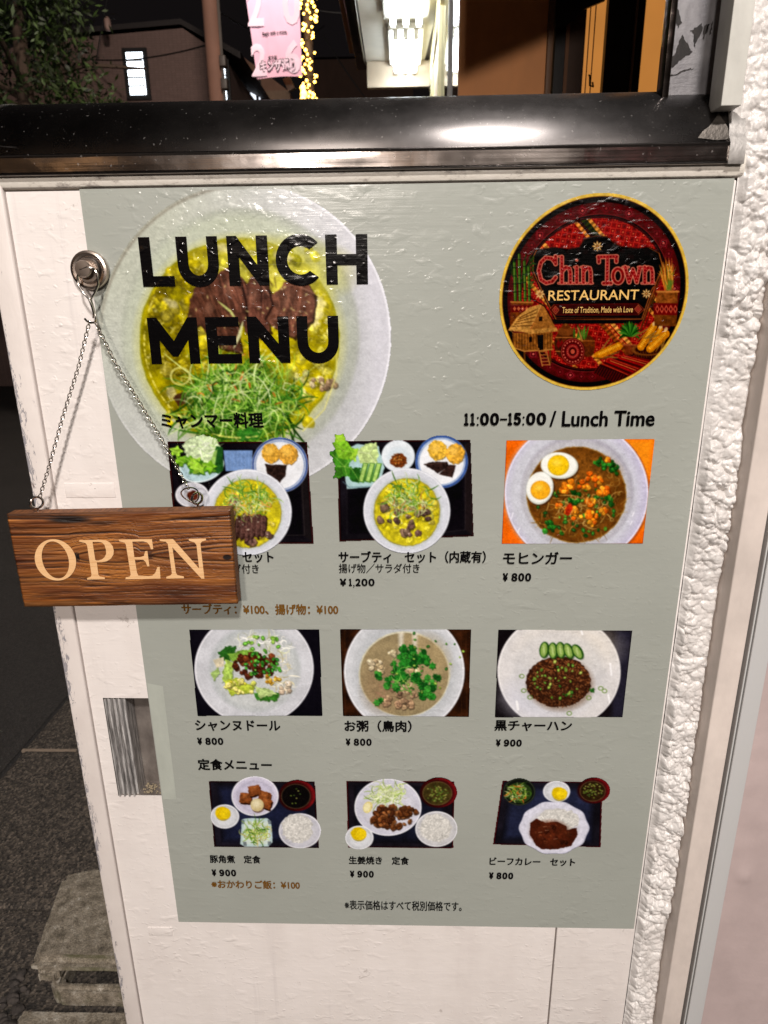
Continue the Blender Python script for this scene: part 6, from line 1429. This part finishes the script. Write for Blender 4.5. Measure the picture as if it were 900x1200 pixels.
def make_far():
    # gabled house beyond the road
    Yh = 12.0; W_ = lambda u, v: atY(u, v, Yh)
    h = empty('gabled_house', (-4.2, Yh, 0), 'dark gabled house wall with a bright louvred window behind the tree', 'house')
    pk, l0, r0 = W_(214, 33), W_(80, 45), W_(262, 62)
    t = NT('tile_cladding'); br = t.n('ShaderNodeTexBrick'); t.l(t.pos((1, 1, 1), (math.radians(90), 0, 0)), br.inputs['Vector']); br.inputs['Scale'].default_value = 7; br.inputs['Mortar Size'].default_value = .012
    br.inputs['Color1'].default_value = L4((128, 104, 98)); br.inputs['Color2'].default_value = L4((120, 98, 92)); br.inputs['Mortar'].default_value = L4((90, 72, 68)); br.offset = 0
    tile = t.set(col=br.outputs[0], rough=.8)
    MB().prism([(l0[0] - 2.5, 0), (r0[0], 0), (r0[0], r0[2] - .05), (pk[0], pk[2]), (l0[0], l0[2]), (l0[0] - 2.5, l0[2] - .3)], Yh, Yh + 5).build('wall', tile, h)
    rm = paint('house_roof', (44, 38, 38), .7)
    o_ = .12
    MB().add([(pk[0], Yh - .1, pk[2] + .02), (r0[0] + .3, Yh - .1, r0[2] - .12), (r0[0] + .3, Yh - .1, r0[2] - .02), (pk[0], Yh - .1, pk[2] + .10), (l0[0] - 2.5, Yh - .1, l0[2] - .28), (l0[0] - 2.5, Yh - .1, l0[2] - .22), (l0[0], Yh - .1, l0[2] + .03), (l0[0], Yh - .1, l0[2] + .10)] + [(pk[0], Yh + 5, pk[2] + .02), (r0[0] + .3, Yh + 5, r0[2] - .12), (r0[0] + .3, Yh + 5, r0[2] - .02), (pk[0], Yh + 5, pk[2] + .10), (l0[0], Yh + 5, l0[2] + .10)], [(0, 1, 2, 3), (0, 3, 7, 6), (4, 6, 7, 5), (3, 2, 10, 11), (7, 3, 11, 12)]).build('roof', rm, h)
    lg = paint('louvre_grey', (150, 150, 150))
    def window(u0, v0, u1, v1, n, name):
        a, b = W_(u0, v0), W_(u1, v1)
        f = MB()
        f.box(a[0] - .07, b[0] + .07, Yh - .05, Yh - .012, b[2] - .07, a[2] + .07); fo = f.build('window', paint('dark_frame', (30, 27, 27)), h)
        MB().box(a[0], b[0], Yh - .062, Yh - .052, b[2], a[2]).build('pane', emis('white_lit_window', (235, 245, 255), 5.0), fo)
        m = MB()
        for k in range(1, n): zc = a[2] + (b[2] - a[2]) * k / n; MB().box(a[0], b[0], Yh - .085, Yh - .065, zc - .012, zc + .012).build('louvre_bar', lg, fo)
    window(149, 63, 173, 112, 5, 'a'); window(261, 76, 267, 118, 3, 'b')
    # low building further along with tall lit windows
    b = empty('terrace_building', (-2.4, 15, 0), 'low brown building with tall lit windows beneath the pink banner', 'building')
    Yb = 15; B = lambda u, v: atY(u, v, Yb)
    a, c = B(268, 60), B(345, 118)
    MB().prism([(B(268, 60)[0], 0), (B(340, 118)[0], 0), (B(340, 108)[0], B(340, 108)[2]), (B(300, 78)[0], B(300, 78)[2]), (B(268, 54)[0], B(268, 54)[2])], Yb, Yb + 4).build('wall', paint('brown_wall', (150, 112, 92), .7, 8), b)
    for (u0, v0, u1, v1) in ((287, 86, 291, 122), (293, 90, 301, 122), (303, 97, 306, 122)):
        p, q = B(u0, v0), B(u1, v1)
        f = MB().box(p[0] - .03, q[0] + .03, Yb - .05, Yb - .01, q[2], p[2] + .04).build('window', paint('thin_dark_frame', (40, 34, 32)), b)
        MB().box(p[0], q[0], Yb - .06, Yb - .052, q[2] + .01, p[2]).build('pane', emis('cool_lit_window', (235, 242, 255), 1.6), f)
    m = MB()
    for k in range(7): s, e = B(308, 92 + k * 5), B(340, 108 + k * 3.2); m.box(s[0], e[0], Yb - .05, Yb - .01, e[2] - .03, e[2] + .02)
    m.build('cladding_rows', paint('cladding_tan', (150, 120, 96)), b)
    bk = empty('dark_building', (.0, 22, 0), 'dark building closing the street beyond the string lights', 'building')
    p, q = atY(368, 70, 22), atY(445, 118, 22)
    MB().box(p[0], q[0] + 1, 22, 26, 0, p[2]).build('wall', paint('dim_wall', (88, 66, 56), .8, 4), bk)
    MB().add([(p[0] - .3, 21.8, p[2]), (q[0] + 1.2, 21.8, p[2]), (q[0] + 1.2, 26, p[2] + .9), (p[0] - .3, 26, p[2] + .9)], [(0, 1, 2, 3)]).build('roof', paint('dim_roof', (52, 44, 42)), bk)
    # utility pole
    Yp = 9.0; u = empty('utility_pole', (atY(251, 60, Yp)[0], Yp, 0), 'brown concrete utility pole in front of the gabled house', 'utility pole')
    x = atY(251, 60, Yp)[0]; MB().tube([(x, Yp, 0), (x, Yp, 7.4)], [.125, .095], 20).build('shaft', paint('pole_brown', (126, 92, 78), .8, 5), u)
    jb = paint('box_dark', (70, 62, 58))
    for zz in (4.05, 4.3): MB().box(x + .09, x + .17, Yp - .16, Yp - .05, zz, zz + .12, .01).build('junction_box', jb, u)
    m = MB(); MB().tube([(x + .11, Yp - .1, 3.2), (x + .12, Yp - .1, 5.2), (x + .3, Yp - .1, 5.9)], .018, 6).build('cable_pipe', paint('pipe_grey', (90, 84, 80)), u)
    # overhead wires
    wmat = paint('black_cable', (16, 15, 16), .6)
    def wire(p, q, sag, lab, r=.010):
        p, q = np.array(p), np.array(q); pts = [tuple(p + (q - p) * s - np.array((0, 0, sag * 4 * s * (1 - s)))) for s in np.linspace(0, 1, 20)]
        o = MB().tube(pts, r, 6).build('overhead_wire', wmat); tag(o, lab, 'wire')
    wire(atY(112, 75, 11.5), atY(138, -60, 11.5), -.05, 'thin cable rising above the house roof beside the tree', .008)
    i = atY(126, 28, 11.45); o = MB().tube([(i[0], i[1], i[2] - .09), (i[0], i[1], i[2] - .05), (i[0], i[1], i[2] + .05), (i[0], i[1], i[2] + .09)], [.03, .05, .05, .03], 12).build('insulator', paint('insulator_white', (170, 140, 130)))
    tag(o, 'small pale insulator on the thin cable above the house', 'insulator')
    wire((x, Yp, 5.0), atY(380, 30, 16), .3, 'cable running from the utility pole toward the string lights'); wire((x, Yp, 4.6), atY(60, 62, 13), .15, 'cable drooping from the utility pole across the house'); wire(atY(372, 12, 8.6), atY(430, 14, 8.6), .02, 'cable running right from the top of the string lights', .006)
    wire(atY(378, 40, 14), atY(440, 130, 14), .05, 'cable slanting down in front of the dark building', .012)
    # banner
    Yn = 6.0; n_ = empty('street_banner', (atY(320, 50, Yn)[0], Yn, atY(320, 90, Yn)[2]), 'pink street banner with pale year numerals beside the golden string lights', 'banner')
    Q = lambda u, v, y: atY(u, v, y)
    U, V = np.meshgrid(np.linspace(0, 1, 40), np.linspace(0, 1, 70))
    tl, tr, brr, bll = Q(285, -25, Yn), Q(350, -25, Yn), Q(354, 89, Yn), Q(301, 92, Yn)
    G = (tl[None, None] * (1 - U[..., None]) + tr[None, None] * U[..., None]) * (1 - V[..., None]) + (bll[None, None] * (1 - U[..., None]) + brr[None, None] * U[..., None]) * V[..., None]
    # Sheet hangs a little slack
    wav = .018 * np.sin(U * 5 + V * 2.0) + .012 * (fbm(U * 4, V * 3, 3) - .5)
    cl = np.array((236, 202, 232.0)) * (1 - V[..., None]) + np.array((238, 184, 206.0)) * V[..., None]
    bt = NT('banner_cloth'); bc = bt.n('ShaderNodeVertexColor', layer_name='Col'); bt.set(col=bc.outputs[0], rough=.8, emit=bc.outputs[0], es=.0)
    grid_mesh('cloth', G[..., 0], G[..., 1] + wav, G[..., 2], bt.m, n_, lin(cl))
    pale = paint('banner_pale', (240, 212, 230), .8, 3); blk = paint('banner_black', (20, 14, 16), .8)
    def drape(x, z):
        V_ = (tl[2] - z) / (tl[2] - bll[2]); xl_ = tl[0] + (bll[0] - tl[0]) * V_; xr_ = tr[0] + (brr[0] - tr[0]) * V_; U_ = (x - xl_) / (xr_ - xl_)
        return float(.018 * np.sin(U_ * 5 + V_ * 2.0) + .012 * (fbm(np.array(U_ * 4), np.array(V_ * 3), 3) - .5))
    def btext(body, u0, u1, v0, v1, mat, bold, y):
        v, f = text_geo(body, bold); lo, hi = v.min(0), v.max(0); s, e = Q((u0 + u1) / 2, v0, y), Q((u0 + u1) / 2, v1, y); xl, xr = Q(u0, (v0 + v1) / 2, y)[0], Q(u1, (v0 + v1) / 2, y)[0]
        P_ = [(xl + (a - lo[0]) / (hi[0] - lo[0]) * (xr - xl), e[2] + (b_ - lo[1]) / (hi[1] - lo[1]) * (s[2] - e[2])) for a, b_ in v]; m = MB(); m.add([(a, y + drape(a, b_), b_) for a, b_ in P_], f); m.build('lettering', mat, n_, fix=False)
    yb = Yn - .006
    btext('2', 289, 308, -18, 30, pale, .03, yb); btext('0', 331, 352, -18, 30, pale, .03, yb); btext('2', 294, 312, 50, 89, pale, .03, yb); btext('6', 334, 352, 47, 86, pale, .03, yb)
    btext('Begin with a move.', 307, 337, 36.5, 41.5, blk, .03, yb - .004)
    btext('キンザ通り', 303.5, 347.5, 69, 85, blk, .085, yb - .004); btext('キンザ通り', 304.5, 346.5, 70, 84, pale, .035, yb - .008); btext('東京都', 314, 325, 65.5, 70, blk, .02, yb - .006)
    bm_ = MB(); p = Q(322, -25, Yn); bm_.tube([(tl[0] - .05, Yn, tl[2] + .02), (tr[0] + .12, Yn, tr[2] + .02)], .014, 8); bm_.build('top_rod', M_ALU, n_)
    # column with string lights
    Ys = 7.0; xs_ = atY(362, 60, Ys)[0]
    s = empty('string_light_post', (xs_, Ys, 0), 'post wrapped in golden string lights right of the pink banner', 'string lights')
    MB().tube([(xs_, Ys, 0), (xs_, Ys, 5.2)], .045, 12).build('post', paint('post_dark', (52, 40, 34), .8), s)
    g = np.random.default_rng(12); bulb = emis('golden_bulb', (255, 190, 70), 9.0)
    k = 0; m0 = None; cab = []
    for i in range(74):
        v = -6 + i * 1.70; w_ = g.uniform(-11, 11); 
        if g.uniform() < (.30 if 45 < v < 66 else .08): continue
        p = atY(362 + w_ * (1.0 if v < 30 else .8), v, Ys - .05 - g.uniform(0, .06)); r = g.uniform(.007, .0165)
        if m0 is None:
            bm = bmesh.new(); bmesh.ops.create_icosphere(bm, subdivisions=2, radius=.015); me = bpy.data.meshes.new('bulb'); bm.to_mesh(me); bm.free(); me.materials.append(bulb); m0 = me
        o = bpy.data.objects.new('bulb', m0); COL.objects.link(o); o.parent = s; o.location = Vector(p) - s.location; sc = r / .015; o.scale = (sc, sc, sc); cab.append(tuple(p + np.array((0, .02, 0))))
    for (u, v, r) in ((355, 103, .03), (356, 110, .035), (355, 116, .03), (352, 88, .02), (352, 70, .018)):
        p = atY(u, v, Ys - .1); o = bpy.data.objects.new('bulb', m0); COL.objects.link(o); o.parent = s; o.location = Vector(p) - s.location; o.scale = (r / .015,) * 3
    MB().tube(cab, .004, 5).build('cord', wmat, s)
    d = bpy.data.lights.new('string_light_glow', 'POINT'); d.energy = 9; d.color = (1, .68, .28); d.shadow_soft_size = .25; lo = bpy.data.objects.new('string_light_glow', d); COL.objects.link(lo); lo.location = (xs_ - .02, Ys - .45, 4.0); 
    fl = empty('floodlight', tuple(atY(339, 99, 6.3)), 'small box floodlight hanging just below the pink banner', 'floodlight')
    c0 = atY(339, 99, 6.3); bx = MB().box(-.035, .035, -.03, .03, -.055, .055, .006); bo = bx.build('lamp_box', paint('lamp_grey', (150, 132, 118)), None); bo.parent = fl; bo.rotation_euler = (0, math.radians(-24), 0)
    MB().tube([tuple(c0 + np.array((0, 0, .05))), tuple(c0 + np.array((-.02, 0, .13)))], .008, 6).build('bracket', wmat, fl)

def make_tree():
    Yt = 7.0; c0 = atY(20, 40, Yt)
    root = empty('street_tree', (c0[0], Yt, 0), 'dark leafy evergreen tree at the upper left before the gabled house', 'tree')
    bark = paint('bark', (58, 44, 34), .9, 20, .004)
    m = MB(); g = np.random.default_rng(21)
    m.tube([(c0[0], Yt, 0), (c0[0] + .05, Yt, 1.4), (c0[0] - .05, Yt, 2.6), (c0[0] + .05, Yt, 4.6)], [.16, .13, .11, .05], 10)
    m.build('trunk', bark, root); m = MB()
    for k in range(14):
        a = g.uniform(0, 6.28); z0 = g.uniform(2.3, 4.4); L = g.uniform(.6, 1.25); m.tube([(c0[0], Yt, z0), (c0[0] + math.cos(a) * L * .5, Yt + math.sin(a) * L * .5, z0 + .25), (c0[0] + math.cos(a) * L, Yt + math.sin(a) * L, z0 + .3)], [.04, .025, .01], 6)
    m.build('limbs', bark, root)
    vs, cl = [], []
    # clumps follow an uneven crown
    clumps = []
    for k in range(270):
        a = g.uniform(0, 6.28); zz = g.uniform(2.4, 5.3); f = (zz - 2.4) / 2.9; R = 1.18 * (1 - .55 * f) * g.uniform(.35, 1.05); clumps.append((c0[0] - .12 + R * math.cos(a), Yt + R * math.sin(a), zz, g.uniform(.14, .30), g.uniform(.55, 1.3)))
    for cx, cy, cz, r, br in clumps:
        for i in range(60):
            p = np.array((cx, cy, cz)) + g.normal(size=3) * r * .5; dr = g.normal(size=3); dr /= np.linalg.norm(dr); sd = np.cross(dr, g.normal(size=3)); sd /= np.linalg.norm(sd) + 1e-9
            l = g.uniform(.05, .11); w_ = l * .16
            vs += [p, p + dr * l * .5 + sd * w_, p + dr * l, p + dr * l * .5 - sd * w_]; cl += [np.array((38, 54, 18)) * br * g.uniform(.8, 1.2)] * 4
    vs = np.array(vs); n = len(vs) // 4
    me = bpy.data.meshes.new('crown'); me.vertices.add(n * 4); me.vertices.foreach_set('co', (vs - np.array((c0[0], Yt, 0))).astype(np.float32).reshape(-1))
    me.loops.add(n * 4); me.loops.foreach_set('vertex_index', np.arange(n * 4, dtype=np.int32)); me.polygons.add(n); me.polygons.foreach_set('loop_start', np.arange(0, n * 4, 4, dtype=np.int32)); me.update(calc_edges=True)
    at = me.color_attributes.new('Col', 'FLOAT_COLOR', 'POINT'); c = np.ones((n * 4, 4), np.float32); c[:, :3] = lin(np.array(cl)); at.data.foreach_set('color', c.reshape(-1))
    t = NT('leaf'); a = t.n('ShaderNodeVertexColor', layer_name='Col'); mesh_obj('crown', me, t.set(col=a.outputs[0], rough=.6), root)

def make_opposite():
    """dim shop row across the street behind the viewer, mirrored in the polished steel"""
    b = empty('opposite_building', (0, -7.5, 0), 'dark shop row across the street with a few lit windows', 'building')
    MB().box(-7, 8, -8.0, -7.5, 0, 6.5).build('wall', paint('opposite_wall', (70, 58, 52), .8, 3), b)
    wm = emis('warm_shop_window', (255, 190, 120), 1.1); cm = emis('white_shop_window', (255, 240, 225), .8); rm = emis('red_sign_light', (220, 30, 40), .9)
    g = np.random.default_rng(77); dm = emis('reflection_amber_pane', (210, 130, 70), .5); dg = emis('reflection_grey_pane', (190, 186, 182), .45); extra = []  # unseen dim panes added for broken reflections in the steel
    for k in range(11):
        x_ = -6.4 + k * 1.22 + g.uniform(-.2, .2)
        if not (1.0 < x_ < 3.1): extra.append((x_, x_ + g.uniform(.25, .7), 3.45 + g.uniform(0, .2), 3.9 + g.uniform(0, .3), (dm, dg, dg)[k % 3]))
    for (x0, x1, z0, z1, mt) in tuple(extra) + ((-3.6, -2.9, 2.6, 3.2, wm), (-1.9, -1.5, 2.5, 2.9, wm), (1.25, 2.1, 2.7, 3.2, cm), (2.55, 2.95, 2.75, 3.1, rm), (-5.6, -4.8, 2.2, 3.4, wm), (.1, .5, 2.7, 3.1, wm)):
        f = MB().box(x0 - .06, x1 + .06, -7.497, -7.44, z0 - .06, z1 + .06).build('window', paint('opposite_frame', (44, 38, 36)), b)
        MB().box(x0, x1, -7.437, -7.42, z0, z1).build('pane', mt, f)

make_ground()
make_box()
make_walls()
make_shop()
make_far()
make_tree()
make_opposite()
make_block()
make_poster()
make_hook()
make_chain()
make_board()
